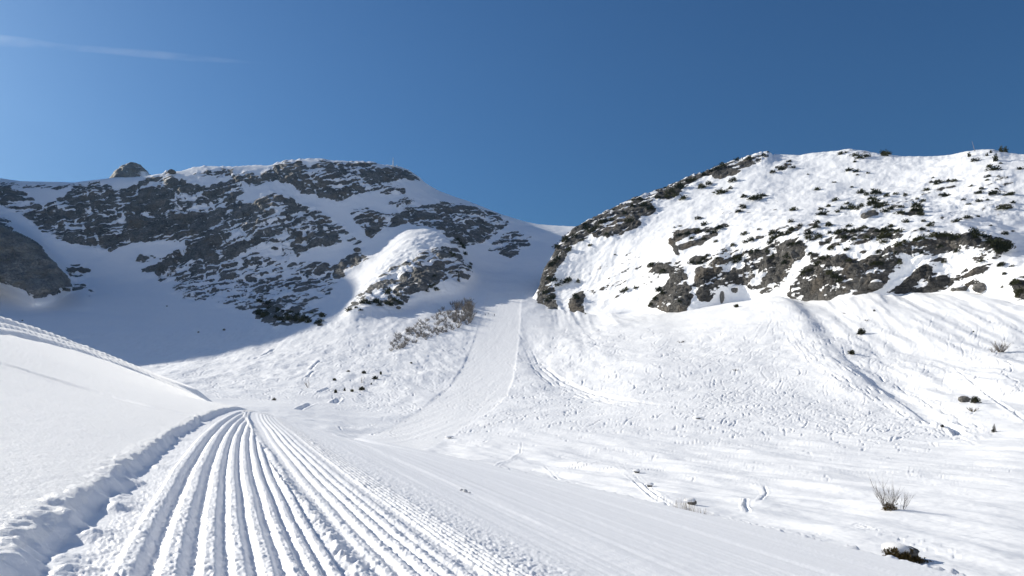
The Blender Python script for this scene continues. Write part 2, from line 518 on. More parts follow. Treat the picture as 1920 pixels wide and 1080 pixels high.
    sc_f = .25 * (s[:-1, :-1] + s[1:, :-1] + s[:-1, 1:] + s[1:, 1:])
    last = sc_f < 13.4
    bankm = (sc_f < -.80)
    o = grid_object('snow_bank', P, bankm & last, M_BANK, {})
    tag(o, 'smooth untouched snow bank rising on the left beside the grooved track', 'snow bank', kind='structure')
    o = grid_object('groomed_track', P, (~bankm) & last, M_GROOM, {})
    tag(o, 'groomed snow track with deep parallel grooves running away from the viewer', 'track', kind='structure')
    return u, Y1, Z, s
AU, AY, AZ, AS = build_near()

def near_point(u, v):
    c = int(np.argmin(np.abs(AU - u)))
    vv = HZ - F * AZ[:, c] / AY
    i = int(np.argmax(vv < v))
    Y = AY[i]
    return Vector(((u - 960) / F * Y, Y, float(AZ[i, c])))

# ================================================================== VALLEY, SKI RUN AND LEFT MOUNTAIN (one continuous surface)
L0 = [(-1500, 760, 60), (-300, 760, 60), (0, 770, 60), (300, 775, 62), (420, 785, 62), (531, 812, 60), (600, 826, 60), (667, 836, 57), (768, 856, 51), (878, 876, 42),
      (1098, 924, 25.2), (1246, 957, 19.8), (1446, 1002, 15.5), (1572, 1030, 13.8), (1650, 1048, 12.9), (1792, 1086, 11.5), (1920, 1120, 10.6), (2400, 1260, 8), (3400, 1500, 6)]
L1 = [(-1500, 740, 110), (0, 745, 110), (300, 757, 112), (420, 768, 115), (531, 780, 112), (600, 795, 105), (667, 815, 92), (768, 838, 80), (878, 850, 66),
      (1098, 884, 46), (1246, 903, 38), (1446, 925, 31), (1572, 940, 27.5), (1650, 950, 26), (1792, 968, 23.5), (1920, 985, 21.5), (2400, 1060, 16), (3400, 1200, 11)]
L2 = [(-1500, 720, 200), (0, 722, 200), (300, 722, 195), (450, 735, 190), (600, 742, 180), (750, 768, 160), (900, 775, 150), (1100, 778, 138),
      (1300, 792, 118), (1500, 812, 98), (1700, 835, 80), (1920, 850, 66), (2400, 890, 50), (3400, 980, 36)]
L3 = [(-1500, 690, 280), (0, 700, 280), (300, 690, 300), (500, 668, 320), (650, 658, 325), (750, 652, 335), (830, 650, 345), (940, 650, 360), (1000, 650, 360),
      (1100, 652, 345), (1200, 660, 315), (1400, 668, 262), (1600, 675, 222), (1800, 682, 188), (1920, 685, 170), (2400, 705, 130), (3400, 760, 90)]
L4 = [(-1500, 600, 330), (-300, 610, 360), (0, 622, 420), (200, 628, 430), (300, 630, 430), (400, 628, 428), (500, 622, 430), (600, 603, 435), (650, 592, 445), (750, 576, 480), (830, 561, 510),
      (880, 549, 535), (940, 547, 552), (1000, 548, 552), (1050, 572, 515), (1100, 590, 490), (1200, 587, 445), (1400, 574, 382), (1600, 560, 332), (1800, 548, 292), (1920, 556, 272), (2400, 590, 205), (3400, 650, 140)]
L5 = [(-1500, 420, 370), (-600, 470, 410), (-300, 500, 470), (0, 520, 610), (200, 512, 652), (300, 508, 655), (500, 525, 625), (650, 512, 610), (750, 505, 585), (830, 500, 585), (880, 510, 610), (940, 517, 625),
      (1000, 512, 630), (1050, 515, 640), (1200, 545, 540), (1400, 540, 480), (1800, 520, 380), (1920, 525, 350), (2400, 560, 270), (3400, 620, 190)]
L6 = [(-1500, 260, 385), (-600, 330, 430), (-300, 340, 510), (0, 425, 680), (200, 425, 708), (300, 415, 714), (500, 420, 694), (650, 420, 690), (750, 428, 680), (830, 436, 665), (880, 445, 700),
      (940, 458, 730), (1000, 458, 740), (1050, 464, 740), (1200, 515, 640), (1400, 515, 570), (1800, 500, 450), (1920, 500, 420), (2400, 540, 330), (3400, 600, 230)]
SKY_L = [(-1500, 150), (-700, 250), (-490, 258), (-401, 205), (-294, 208), (-222, 198), (-177, 169), (-158, 153), (-98, 146), (-74, 150), (-50, 200), (-30, 330), (0, 334), (40, 340), (100, 341), (140, 342), (190, 336), (215, 333), (250, 333), (280, 329), (305, 325), (312, 319), (322, 322), (340, 321),  # crest beyond the left edge is unseen, raised to shade bowl and mountain
         (360, 314), (385, 311), (420, 312), (450, 312), (480, 309), (505, 312), (520, 304), (538, 300), (575, 297), (600, 297), (625, 301), (660, 302), (700, 303), (715, 309),
         (735, 309), (745, 311), (765, 318), (785, 331), (800, 346), (815, 355), (850, 368), (880, 378), (910, 390), (940, 402), (960, 408), (985, 416), (1005, 420),
         (1030, 422), (1060, 424), (1120, 426), (1250, 470), (1400, 490), (1800, 480), (1920, 480), (2400, 520), (3400, 580)]
SKY_Y = [(-1500, 1, 400), (-700, 1, 430), (-490, 1, 500), (-401, 1, 535), (-294, 1, 593), (-222, 1, 677), (-177, 1, 749), (-158, 1, 780), (-98, 1, 946), (-74, 1, 1110), (-45, 1, 1110), (-10, 1, 775), (0, 1, 770), (300, 1, 785), (500, 1, 785), (700, 1, 815), (830, 1, 850), (940, 1, 850), (1060, 1, 840), (1200, 1, 760), (1400, 1, 680), (1920, 1, 520), (2400, 1, 420), (3400, 1, 300)]

RUN = [(938, 550), (915, 548), (909, 575), (904, 592), (893, 625), (885, 648), (868, 688), (848, 718), (822, 742), (785, 772), (738, 800), (672, 826), (720, 838), (775, 852), (812, 836), (850, 812),
       (890, 790), (925, 768), (950, 742), (962, 712), (968, 680), (972, 645), (976, 600), (977, 570), (982, 548)]

ROCK_L = [  # outline, how much of it is bare rock
 ([(-60, 352), (0, 352), (45, 360), (82, 388), (150, 347), (195, 342), (217, 355), (237, 352), (275, 342), (300, 330), (312, 320), (325, 330), (360, 342), (388, 352), (425, 335), (475, 322), (482, 345), (437, 377), (470, 378),
   (425, 400), (410, 420), (375, 440), (350, 455), (320, 452), (250, 455), (207, 474), (165, 462), (112, 450), (75, 432), (50, 410), (30, 395), (0, 385), (-60, 380)], .74),
 ([(-60, 425), (0, 425), (17, 430), (62, 455), (92, 480), (107, 505), (127, 530), (125, 537), (100, 552), (67, 561), (50, 545), (0, 530), (-60, 515)], 1.15),
 ([(-40, 400), (0, 405), (28, 415), (10, 425), (-40, 420)], .7),
 ([(120, 505), (140, 492), (172, 510), (150, 524), (130, 520)], .85), ([(132, 535), (160, 530), (162, 546), (133, 549)], .8), ([(152, 552), (162, 542), (187, 547), (166, 558)], .8), ([(98, 545), (125, 535), (128, 548), (100, 556)], .8),
 ([(258, 510), (290, 498), (300, 485), (325, 475), (340, 466), (352, 488), (336, 515), (300, 528), (288, 512)], .9), ([(245, 492), (265, 477), (297, 482), (278, 492)], .62),
 ([(350, 455), (375, 440), (410, 422), (430, 400), (470, 378), (490, 368), (512, 356), (550, 368), (562, 380), (580, 388), (600, 395), (622, 412), (650, 428), (655, 442), (630, 438), (645, 455), (622, 464), (588, 464), (555, 484), (537, 487),
   (505, 464), (480, 470), (440, 485), (390, 502), (345, 490)], .74),
 ([(478, 330), (502, 320), (535, 300), (556, 302), (580, 312), (602, 299), (635, 305), (667, 303), (700, 304), (716, 312), (690, 324), (730, 311), (750, 312), (784, 330), (790, 338), (755, 338), (725, 345), (767, 352), (755, 365), (730, 367), (700, 358),
   (662, 368), (635, 380), (617, 376), (567, 364), (545, 346), (515, 340), (482, 357)], .66),
 ([(655, 397), (687, 391), (730, 404), (765, 392), (805, 384), (830, 380), (880, 387), (942, 405), (958, 418), (930, 440), (910, 456), (885, 462), (855, 447), (832, 433), (792, 426), (767, 419), (725, 431), (695, 448), (680, 431), (660, 411)], .70),
 ([(728, 380), (745, 376), (778, 377), (770, 390), (735, 389)], .55), ([(740, 368), (800, 366), (790, 378), (750, 376)], .3),
 ([(655, 442), (680, 452), (675, 460), (650, 455)], .75), ([(622, 500), (655, 480), (680, 478), (700, 488), (668, 503), (635, 508)], .7),
 ([(335, 500), (400, 490), (440, 490), (480, 472), (530, 490), (600, 490), (650, 512), (620, 555), (585, 570), (545, 570), (500, 580), (460, 585), (430, 575), (395, 565), (350, 568), (322, 545)], .44),
 ([(468, 580), (495, 572), (540, 560), (590, 572), (612, 598), (560, 608), (520, 612), (488, 605)], .60), ([(522, 612), (555, 610), (545, 616), (525, 617)], .6),
 ([(645, 592), (660, 570), (672, 556), (690, 545), (722, 512), (742, 498), (770, 490), (790, 480), (822, 462), (838, 458), (850, 470), (866, 490), (884, 512), (876, 528), (850, 522), (838, 530), (820, 536), (802, 552), (775, 556), (755, 578), (732, 572), (700, 578), (665, 580), (648, 594)], .54),
 ([(690, 545), (720, 520), (745, 505), (740, 520), (715, 545), (690, 560)], .25),
 ([(768, 493), (800, 480), (790, 505), (765, 520), (757, 510)], .75), ([(770, 520), (800, 505), (828, 490), (830, 505), (805, 535), (780, 548), (760, 545)], .72), ([(845, 470), (858, 470), (868, 492), (850, 490)], .75),
 ([(818, 440), (832, 434), (856, 446), (880, 458), (870, 468), (845, 462)], .7),
 ([(912, 470), (926, 455), (945, 442), (970, 428), (984, 445), (975, 478), (960, 486), (940, 480)], .50), ([(980, 440), (998, 444), (992, 468), (978, 462)], .5),
 ([(360, 328), (380, 322), (400, 320), (420, 316), (440, 318), (436, 328), (405, 332), (372, 334)], .6), ([(0, 340), (40, 345), (120, 345), (190, 338), (190, 346), (110, 356), (0, 352)], .45),
 ([(262, 336), (300, 330), (325, 345), (290, 352)], .6), ([(395, 570), (415, 572), (410, 580), (396, 578)], .3)]
CUT_L = [([(740, 455), (770, 437), (800, 434), (830, 440), (845, 455), (820, 468), (780, 477), (740, 499), (716, 520), (694, 540), (684, 536), (712, 502), (742, 472)], .92), ([(700, 585), (660, 590), (690, 560), (735, 535), (750, 545), (720, 570)], .5),
         ([(20, 398), (60, 432), (100, 470), (130, 500), (118, 505), (95, 478), (60, 446), (25, 424)], .85),
         ([(100, 385), (150, 362), (210, 352), (205, 358), (150, 372), (110, 392)], .45), ([(215, 400), (240, 396), (250, 405), (225, 410)], .45), ([(250, 385), (275, 398), (305, 415), (300, 420), (265, 402)], .5),
         ([(360, 385), (400, 380), (415, 388), (390, 398), (362, 394)], .6), ([(320, 360), (350, 366), (368, 378), (340, 374)], .5), ([(482, 345), (520, 342), (560, 372), (610, 400), (585, 398), (545, 372), (500, 358)], .7), ([(430, 440), (455, 430), (470, 444), (440, 455)], .7),
         ([(545, 425), (580, 412), (600, 430), (570, 445)], .5), ([(510, 440), (540, 428), (560, 455), (525, 462)], .5)]

def canvases(polys, cuts, sig):
    D = np.zeros((CH, CW)); I = np.zeros((CH, CW), int); B = np.zeros((CH, CW))
    for k, (p, d) in enumerate(polys):
        poly_fill(D, p, d)
        xs = [q[0] for q in p]; ys = [q[1] for q in p]
        if (max(xs) - min(xs)) * (max(ys) - min(ys)) > 900: poly_fill(I, p, k + 1)
    B = D.copy()
    for p, d in cuts: poly_fill(D, p, -d)
    return blur2(D, sig), I, blur2(np.minimum(B, 1), 7)

def build_valley():
    u = cols_u(-30, 1950, 1.75, -1500, 3400, 1.10)
    lines = [L0, L1, L2, L3, L4, L5, L6]
    V, LY = [], []
    for ln in lines:
        v, y = line_at(ln, u, 26, 40); V.append(v); LY.append(y)
    p = np.array(SKY_L, float); v = np.interp(u, p[:, 0], p[:, 1]); v = np.where(u < -30, gsmooth(v, 3), v)
    vraw = v + (.5 + 1.4 * ss(280, 320, u) * (1 - ss(760, 800, u))) * (noise(u / 9., 0 * u, 0 * u, 3) + .4 * noise(u / 3.5, 0 * u, 0 * u, 4))
    v = np.where(u < 45, np.where(u < 12, v, gsmooth(v, 4)), gsmooth(v, 14))
    vjit = vraw - v
    _, y = line_at(SKY_Y, u, 1, 14)
    V.append(v); LY.append(y)
    V.append(v + 28); LY.append(y + .09)
    V.append(v + 120); LY.append(y + .35)
    V = np.array(V); LY = np.array(LY)
    kn = np.arange(len(V), dtype=float)
    rows = [80, 90, 125, 72, 68, 64, 84, 8, 4]
    q = np.concatenate([np.linspace(i, i + 1, r, endpoint=False) for i, r in enumerate(rows)] + [[len(rows)]])
    v = pchip(V, kn)(q); Y = np.exp(pchip(LY, kn)(q))
    U = np.broadcast_to(u, v.shape)
    v = v + vjit[None, :] * (ss(6.88, 7.0, q))[:, None]
    # ---- forms of their own in front of the general slope
    bump = np.zeros((CH, CW))
    poly_fill(bump, [(640, 598), (668, 555), (700, 512), (735, 470), (765, 436), (800, 432), (838, 438), (858, 470), (890, 522), (862, 546), (800, 556), (720, 584)], 1.0)
    Y = Y * (1 - .055 * samp(blur2(bump, 11), U, v))
    spur = samp(blur2(bump, 8), U, v)
    bump[:] = 0
    poly_fill(bump, [(-40, 415), (10, 420), (62, 452), (110, 500), (132, 535), (100, 556), (66, 566), (-40, 520)], 1.0)
    Y = Y * (1 - .12 * samp(blur2(bump, 9), U, v))
    bump[:] = 0
    poly_fill(bump, [(340, 480), (400, 420), (480, 360), (520, 352), (560, 400), (640, 440), (600, 500), (560, 575), (480, 600), (400, 570), (330, 540)], 1.0)
    Y = Y * (1 - .015 * samp(blur2(bump, 18), U, v))
    X = (U - 960) / F * Y; Z = (HZ - v) / F * Y
    P = np.stack([X, Y, Z], -1)
    N = grid_normals(P)
    qq = q[:, None] + 0 * U
    # ---- left mountain: rock masks and crags
    wu = 7 * fbm(X / 14, Y / 14, Z / 14, 3, 101); wv = 6 * fbm(X / 14, Y / 14, Z / 14, 3, 102)
    Dm, Im, Bm = canvases(ROCK_L, CUT_L, 2.2)
    mt = (U < 1090) & (qq > 3.9)
    dens = np.where(mt, samp(Dm, U + wu, v + wv), 0)
    base = np.where(mt, samp(Bm, U + wu, v + wv), 0)
    ca, sa = math.cos(math.radians(21)), math.sin(math.radians(21))
    al = X * ca + Z * sa; ac = Z * ca - X * sa
    strata = fbm(al / 45, Y / 60, ac / 5.5, 3, 111)
    strata2 = fbm(al / 16, Y / 30, ac / 1.9, 2, 112)
    coul = fbm((X * .8 + Z * .6) / 13, Y / 40, (Z * .8 - X * .6) / 55, 3, 117, .5, ridged=True)
    coul2 = fbm((X * .75 - Z * .66) / 9, Y / 30, (Z * .75 + X * .66) / 30, 2, 118, .5, ridged=True)
    crag = fbm(X / 26, Y / 26, Z / 26, 5, 113, .55, ridged=True)
    blk = fbm(X / 5, Y / 5, Z / 4, 3, 114, .7)
    okd = (dens > .05) * (dens < 1.1)
    dens = dens - .42 * ss(.68, .9, coul) * okd - .30 * ss(.70, .92, coul2) * okd + .14 * (dens > .3)
    disp = base * (5.2 * crag - 2.5 * ss(.3, .75, coul) + 2.6 * strata + 1.0 * strata2 + .9 * blk)
    ledge = ss(.50, .80, fbm(al / 40, Y / 70, ac / 7.5, 2, 140, .5, ridged=True)) * (.6 + .8 * ss(-.2, .3, noise(X / 45, Y / 45, Z / 45, 141)))
    mount = ss(4.0, 4.6, qq) * (U < 1090)
    disp = disp + (dens > 1) * (2.2 * fbm((X + .5 * Z) / 9, Y / 9, (Z - .5 * X) / 4, 4, 120, .6, ridged=True))
    disp = disp + spur * (1.7 * fbm(X / 14, Y / 14, Z / 14, 3, 119, .5, ridged=True) + 1.0 * blk * ss(.2, .5, dens))
    disp = disp + mount * 2.2 * fbm(X / 60, Y / 60, Z / 60, 3, 115) + mount * .35 * fbm(X / 9, Y / 9, Z / 9, 3, 116)
    fade = 1 - ss(6.85, 7.0, qq) * .8
    P = P + N * (disp * fade)[..., None]
    # ---- snow slopes: swells and hollows
    X, Y, Z = P[..., 0], P[..., 1], P[..., 2]
    low = 1 - ss(3.9, 4.5, qq)
    nearw = ss(30, 160, Y)
    dz = low * 2.0 * (.10 + .5 * nearw) * fbm(X / 38, Y / 38, 0 * X, 3, 121) + low * (.10 + .32 * nearw) * (.5 + .8 * ss(-.3, .3, noise(X / 60, Y / 60, 0 * X, 129))) * fbm(X / 7, Y / 9, 0 * X, 3, 122)
    # gullies and ribs that run down the right-hand fans
    dz = dz + low * (1 - nearw) * .75 * fbm((X + .25 * Y) / 5.5, (Y - .3 * X) / 16, 0 * X, 3, 128)
    wX = X - (.04 + .26 * ss(1050, 1600, U)) * Y
    fl = ss(985, 1090, U) * ss(2.0, 2.8, qq) * low
    dz = dz + fl * 1.5 * fbm(wX / 11, Y / 70, 0 * X, 3, 123) + fl * .35 * fbm(wX / 3.2, Y / 16, 0 * X, 3, 127) + fl * 3.2 * fbm(wX / 42, Y / 170, 0 * X, 2, 124) + ss(1000, 1080, U) * ss(3.1, 3.95, qq) * low * (3.2 - 1.6 * ss(1450, 1600, U)) * np.maximum(0, .15 + fbm(wX / 15, Y / 300, 0 * X, 3, 130, .5, ridged=True))
    ll = (1 - ss(860, 930, U)) * ss(1.6, 2.6, qq) * low * (Y > 90)
    dz = dz + ll * (1.0 * fbm((X * .9 + Y * .2) / 12, (Y * .9 - X * .3) / 45, 0 * X, 3, 125) + .35 * fbm((X * .9 + Y * .2) / 3.5, (Y * .9 - X * .3) / 12, 0 * X, 3, 126))
    # ---- the big snow cones below the cliffs and the gullies between them
    cone = np.zeros((CH, CW)); poly_fill(cone, [(1448, 556), (1500, 590), (1548, 650), (1620, 715), (1720, 775), (1790, 815), (1600, 850), (1300, 850), (1130, 820), (1150, 740), (1260, 650), (1390, 585)], 1.0)
    sharp = ss(1330, 1500, U)
    dz = dz + low * 3.8 * (sharp * samp(blur2(cone, 14), U, v) + (1 - sharp) * samp(blur2(cone, 42), U, v)) * ss(95, 250, Y)
    cone[:] = 0; poly_fill(cone, [(1150, 588), (1215, 585), (1262, 640), (1250, 700), (1190, 735), (1120, 715), (1085, 650)], 1.0); poly_fill(cone, [(1570, 560), (1700, 552), (1640, 600), (1600, 640)], .7)
    dz = dz + low * 1.5 * samp(blur2(cone, 20), U, v) * ss(95, 300, Y)
    cone[:] = 0; poly_fill(cone, [(975, 610), (992, 615), (1015, 665), (1070, 715), (1160, 742), (1260, 765), (1240, 780), (1130, 762), (1040, 735), (995, 690)], 1.0)
    dz = dz - low * .8 * samp(blur2(cone, 9), U, v) * nearw * (1 - ss(1090, 1200, U))
    # ---- ski run: its own smooth bed, cut a little into the slope
    ru = np.zeros((CH, CW)); poly_fill(ru, RUN, 1.0)
    runm = samp(blur2(ru, 1.3), U, v) * (qq < 4.4); runs = samp(blur2(ru, 7), U, v) * (qq < 4.4)
    dz = dz * (1 - runs) + runm * (-.16 * ss(70, 260, Y) - .04) + runs * (.10 * fbm(X / 5, Y / 30, 0 * X, 3, 131) + .09 * fbm((X - .1 * Y) / 1.6, Y / 60, 0 * X, 2, 132))
    lip = samp(blur2(ru, 3.2), U, v) * (1 - runm) * (qq < 4.4)
    dz = dz + lip * .3 * ss(90, 300, Y)
    P[..., 2] += dz
    return u, q, U, v, qq, P, dens, Im, N, strata, strata2, blk, mt, wu, wv, runm, ledge

SU, SQ, SUU, SV, SQQ, SP, s_dens, s_Im, s_N, s_st, s_st2, s_blk, s_mt, s_wu, s_wv, s_run, s_ledge = build_valley()

# ------------------------------------------------------------------ ski tracks pressed into the slopes
nlow = int(np.searchsorted(SQ, 4.15))
_ly = np.log(SP[:nlow, :, 1])
_key = (_ly + 100.0 * np.arange(len(SU))[None, :]).T.ravel()
def frac_row(X, Y):
    c = np.interp(960 + F * X / Y, SU, np.arange(len(SU)))
    ci = np.clip(np.round(c).astype(int), 0, len(SU) - 1)
    k = np.searchsorted(_key, np.log(Y) + 100.0 * ci) - ci * nlow
    k = np.clip(k, 1, nlow - 1)
    a = _ly[k - 1, ci]; b = _ly[k, ci]
    f = np.clip((np.log(Y) - a) / (b - a + 1e-9), 0, 1)
    return c, k - 1 + f
_zs = SP[:nlow, :, 2].copy()
for _ in range(10):
    _zs[1:-1] = (_zs[:-2] + 2 * _zs[1:-1] + _zs[2:]) / 4
    _zs[:, 1:-1] = (_zs[:, :-2] + 2 * _zs[:, 1:-1] + _zs[:, 2:]) / 4
def zlow(X, Y):
    c, r = frac_row(X, Y)
    ci = np.clip(np.round(c).astype(int), 0, len(SU) - 1); k = np.clip(r.astype(int), 0, nlow - 2); f = r - k
    return _zs[k, ci] * (1 - f) + _zs[k + 1, ci] * f
def low_point(u, v):
    """where the picture ray through (u, v) first meets the slope"""
    ci = np.clip(np.round(np.interp(u, SU, np.arange(len(SU)))).astype(int), 0, len(SU) - 1)
    vv = HZ - F * SP[:nlow, ci, 2] / SP[:nlow, ci, 1]
    k = np.argmax(vv < v, axis=0)
    return SP[k, ci, 0], SP[k, ci, 1]

track_dz = np.zeros(SP.shape[:2])
def press(X, Y, depth, width, rim=.45):
    """lower the grid under the points X, Y; the snow pushed aside makes a rim"""
    okk = (Y > 9) & (Y < 640)
    X, Y, depth, width = X[okk], Y[okk], depth[okk], width[okk]
    pitch = np.maximum(.00137 * Y, .02)
    far = pitch > width * .6
    offs = ((0, 1.0), (-1.0, -rim), (1.0, -rim * .6)) if far.mean() > .5 else ((0, 1.0), (-.5, .6), (.5, .6), (-.25, .9), (.25, .9), (-1.0, -rim), (1.0, -rim * .6))
    for o, wgt in offs:
        c, r = frac_row(X + o * np.maximum(width, pitch * 1.3), Y)
        c0 = np.clip(np.floor(c).astype(int), 0, len(SU) - 2); r0 = np.clip(np.floor(r).astype(int), 0, nlow - 2)
        fc, fr = np.clip(c - c0, 0, 1), np.clip(r - r0, 0, 1)
        for dc, wc in ((0, 1 - fc), (1, fc)):
            for dr, wr in ((0, 1 - fr), (1, fr)):
                w = np.minimum(1, 1.7 * np.sqrt(wc * wr))
                if wgt > 0: np.minimum.at(track_dz, (r0 + dr, c0 + dc), -depth * wgt * w)
                else: np.maximum.at(track_dz, (r0 + dr, c0 + dc), -depth * wgt * w * (track_dz[r0 + dr, c0 + dc] >= -1e-6))

def ski_tracks(n, box, length, amp, wav, depth, width, step=.3, swirl=0.0):
    u0, v0, u1, v1 = box
    u = rng.uniform(u0, u1, n); v = rng.uniform(v0, v1, n)
    X, Y = low_point(u, v)
    L = rng.uniform(.3, 1.0, n) * length
    A = rng.uniform(.3, 1.0, n) * amp; W = rng.uniform(.9, 2.0, n) * wav; ph = rng.uniform(0, 6.28, n)
    D = rng.uniform(.5, 1.0, n) * depth * .85; drift = rng.normal(0, .25, n)
    ns = int(length / step)
    hx, hy = np.zeros(n), -np.ones(n)
    for k in range(ns):
        d = k * step
        e = 2.5
        if k % 4 == 0:
            gx = (zlow(X + e, Y) - zlow(X - e, Y)) / (2 * e); gy = (zlow(X, Y + e) - zlow(X, Y - e)) / (2 * e)
            nx, ny = -gx, -gy
            l = np.hypot(nx, ny) + 1e-6
            hx = .9 * hx + .1 * nx / l; hy = .9 * hy + .1 * ny / l
            l = np.hypot(hx, hy) + 1e-6; hx /= l; hy /= l
        lat = A / W * 6.28 * np.cos(ph + 6.28 * d / W) + drift
        X = X + step * (hx - hy * lat) / np.sqrt(1 + lat ** 2); Y = Y + step * (hy + hx * lat) / np.sqrt(1 + lat ** 2)
        Y = np.maximum(Y, 9.5)
        on = d < L
        if not on.any(): break
        tw = .55 + .45 * np.abs(np.cos(ph + 6.28 * d / W + .8))
        press(X[on], Y[on], (D * tw * (.45 + .55 * ss(60, 170, Y)))[on], np.full(on.sum(), width))

def trail(pts, depth, width, jit=0.0, rep=1):
    for _ in range(rep):
        p = np.array(pts, float)
        t = np.linspace(0, len(p) - 1, 900)
        u = np.interp(t, np.arange(len(p)), p[:, 0]) + jit * rng.normal(0, 1) + jit * .4 * noise(t * 3, 0 * t + rng.uniform(0, 99), 0 * t, 7)
        v = np.interp(t, np.arange(len(p)), p[:, 1]) + .5 * jit * rng.normal(0, 1) + jit * .3 * noise(t * 3, 0 * t + rng.uniform(0, 99), 0 * t, 8)
        X, Y = low_point(u, v)
        press(X, Y, depth * (.6 + .4 * noise(t * 4, 0 * t, 0 * t, 9)) * np.sin(np.pi * t / t[-1]) ** .4, np.full(len(t), width))

ski_tracks(330, (1000, 620, 1440, 760), 110, 3.4, 24, .34, .30)
ski_tracks(220, (980, 640, 1180, 780), 60, 2.2, 13, .32, .28)
ski_tracks(110, (1100, 690, 1440, 800), 50, 4.5, 22, .30, .3)
ski_tracks(46, (1020, 610, 1440, 720), 120, 6.0, 34, .40, .5)
ski_tracks(22, (1440, 620, 1900, 720), 120, 5.0, 44, .36, .45)
ski_tracks(260, (1300, 590, 1900, 740), 110, 2.6, 34, .24, .26)
ski_tracks(280, (330, 610, 860, 740), 90, .9, 14, .26, .3)
ski_tracks(110, (560, 600, 900, 740), 45, 1.6, 12, .28, .3)
ski_tracks(50, (950, 740, 1600, 860), 40, 2.6, 24, .15, .2, .12)
ski_tracks(26, (1150, 840, 1500, 890), 18, 1.8, 10, .11, .11, .08)
ski_tracks(22, (1500, 810, 1930, 890), 30, 1.8, 16, .08, .1, .1)
trail([(972, 622), (985, 652), (1010, 682), (1050, 712), (1100, 735), (1160, 749), (1240, 760)], .8, 1.6)
trail([(978, 640), (1000, 690), (1040, 725), (1100, 748), (1180, 765)], .45, .8, 6, 7)
trail([(1480, 590), (1500, 625), (1540, 665), (1600, 706), (1660, 742), (1740, 780), (1810, 812)], .38, .5, 20, 44)
trail([(1560, 660), (1640, 718), (1720, 765), (1800, 815)], .4, 2.2, 12, 3)
trail([(1790, 690), (1850, 740), (1925, 790)], .4, .5, 2, 2); trail([(1650, 670), (1740, 712), (1790, 735)], .35, .4, 2, 2)
trail([(480, 672), (497, 665), (515, 655)], 1.4, 1.3, 1, 3); trail([(582, 692), (592, 682), (600, 676)], 1.0, 1.1, 1, 3); trail([(577, 706), (590, 697)], 1.0, 1.0, 1, 2)
trail([(600, 735), (618, 728)], .8, .9, 1, 2); trail([(625, 756), (636, 748)], 1.0, 1.2, 1, 2); trail([(560, 768), (585, 757)], .6, .9, 1, 2)
trail([(400, 670), (430, 655), (480, 640)], .5, .5, 3, 3)
trail([(1760, 795), (1800, 812)], 1.2, 1.2, 3, 3)
trail([(1706, 876), (1704, 888), (1712, 897), (1740, 903), (1800, 916)], .09, .08, 1, 1); trail([(1716, 877), (1713, 887), (1722, 896), (1760, 906), (1850, 925)], .09, .08, 1, 1); trail([(1728, 878), (1722, 888), (1730, 897), (1790, 912)], .08, .08, 1, 1)
trail([(1380, 905), (1412, 905), (1432, 915), (1437, 926), (1425, 938)], .09, .1, 2, 3); trail([(1398, 935), (1396, 948), (1402, 958)], .1, .1, 2, 2)
trail([(1160, 870), (1190, 895), (1225, 925), (1262, 950)], .1, .1, 4, 6); trail([(978, 830), (975, 850), (958, 862), (935, 870), (920, 884), (900, 886)], .14, .12, 1, 2)
trail([(970, 858), (985, 868), (1020, 876), (1045, 900), (1080, 908)], .1, .1, 2, 2); trail([(1200, 950), (1245, 975)], .05, .06, 5, 4); trail([(1600, 985), (1700, 1015), (1800, 1045)], .07, .12, 4, 4)
trail([(1320, 960), (1420, 985), (1560, 1010)], .05, .1, 8, 5)
# squiggles of skis on the run: faint
ski_tracks(70, (840, 690, 955, 780), 26, 3.0, 16, .24, .4)
ski_tracks(70, (890, 560, 970, 700), 70, 2.2, 22, .2, .4)
ski_tracks(40, (720, 770, 880, 820), 20, 1.6, 18, .08, .3)
SP[..., 2] += track_dz * (1 - .3 * s_run)

def snow_decide(P, dens, N0, st, st2, blk, k=.9):
    N2 = grid_normals(P)
    return dens + .50 * st + .56 * st2 + .44 * blk - k * (N2[..., 2] - N0[..., 2]) - .02

s_rock = np.where(s_dens > .02, snow_decide(SP, s_dens, s_N, s_st * .7, s_st2 * .75, s_blk * (.55 + .6 * ss(.75, .4, s_dens)), .7) + .13 * (s_dens > .3) - .55 * s_ledge * (s_dens < 1.1), 0) * ss(.0, .25, s_dens)
s_rock = np.clip(s_rock, 0, 1)

def fmean(a): return .25 * (a[:-1, :-1] + a[1:, :-1] + a[:-1, 1:] + a[1:, 1:])
def id_at(I, u, v):
    return I[np.clip((v - CV0).astype(int), 0, CH - 1), np.clip((u - CU0).astype(int), 0, CW - 1)]

fq, fu = fmean(SQQ), fmean(SUU)
frun = fmean(s_run) > .5
fmt = (fq > 4.05) & (fu < 1090) & ~frun
fid = np.where(fmt, id_at(s_Im, fu + fmean(s_wu), fmean(SV) + fmean(s_wv)), 0)
keep = (fu < 1100) | (fq < 6.0)
o = grid_object('snow_slope', SP, keep & ~fmt & ~frun, M_SNOW, {})
tag(o, 'wide snow covered valley side crossed by many curving ski tracks', 'snow slope', kind='structure')
o = grid_object('ski_run', SP, frun, M_RUN, {})
tag(o, 'smooth groomed ski run dropping steeply between the two mountains', 'ski run', kind='structure')
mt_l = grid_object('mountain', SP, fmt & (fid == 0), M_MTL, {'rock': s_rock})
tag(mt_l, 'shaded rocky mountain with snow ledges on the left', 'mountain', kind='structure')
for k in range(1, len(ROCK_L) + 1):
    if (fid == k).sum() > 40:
        grid_object('cliff', SP, fid == k, M_PALE if k == 2 else M_MTL, {'rock': s_rock}, mt_l)

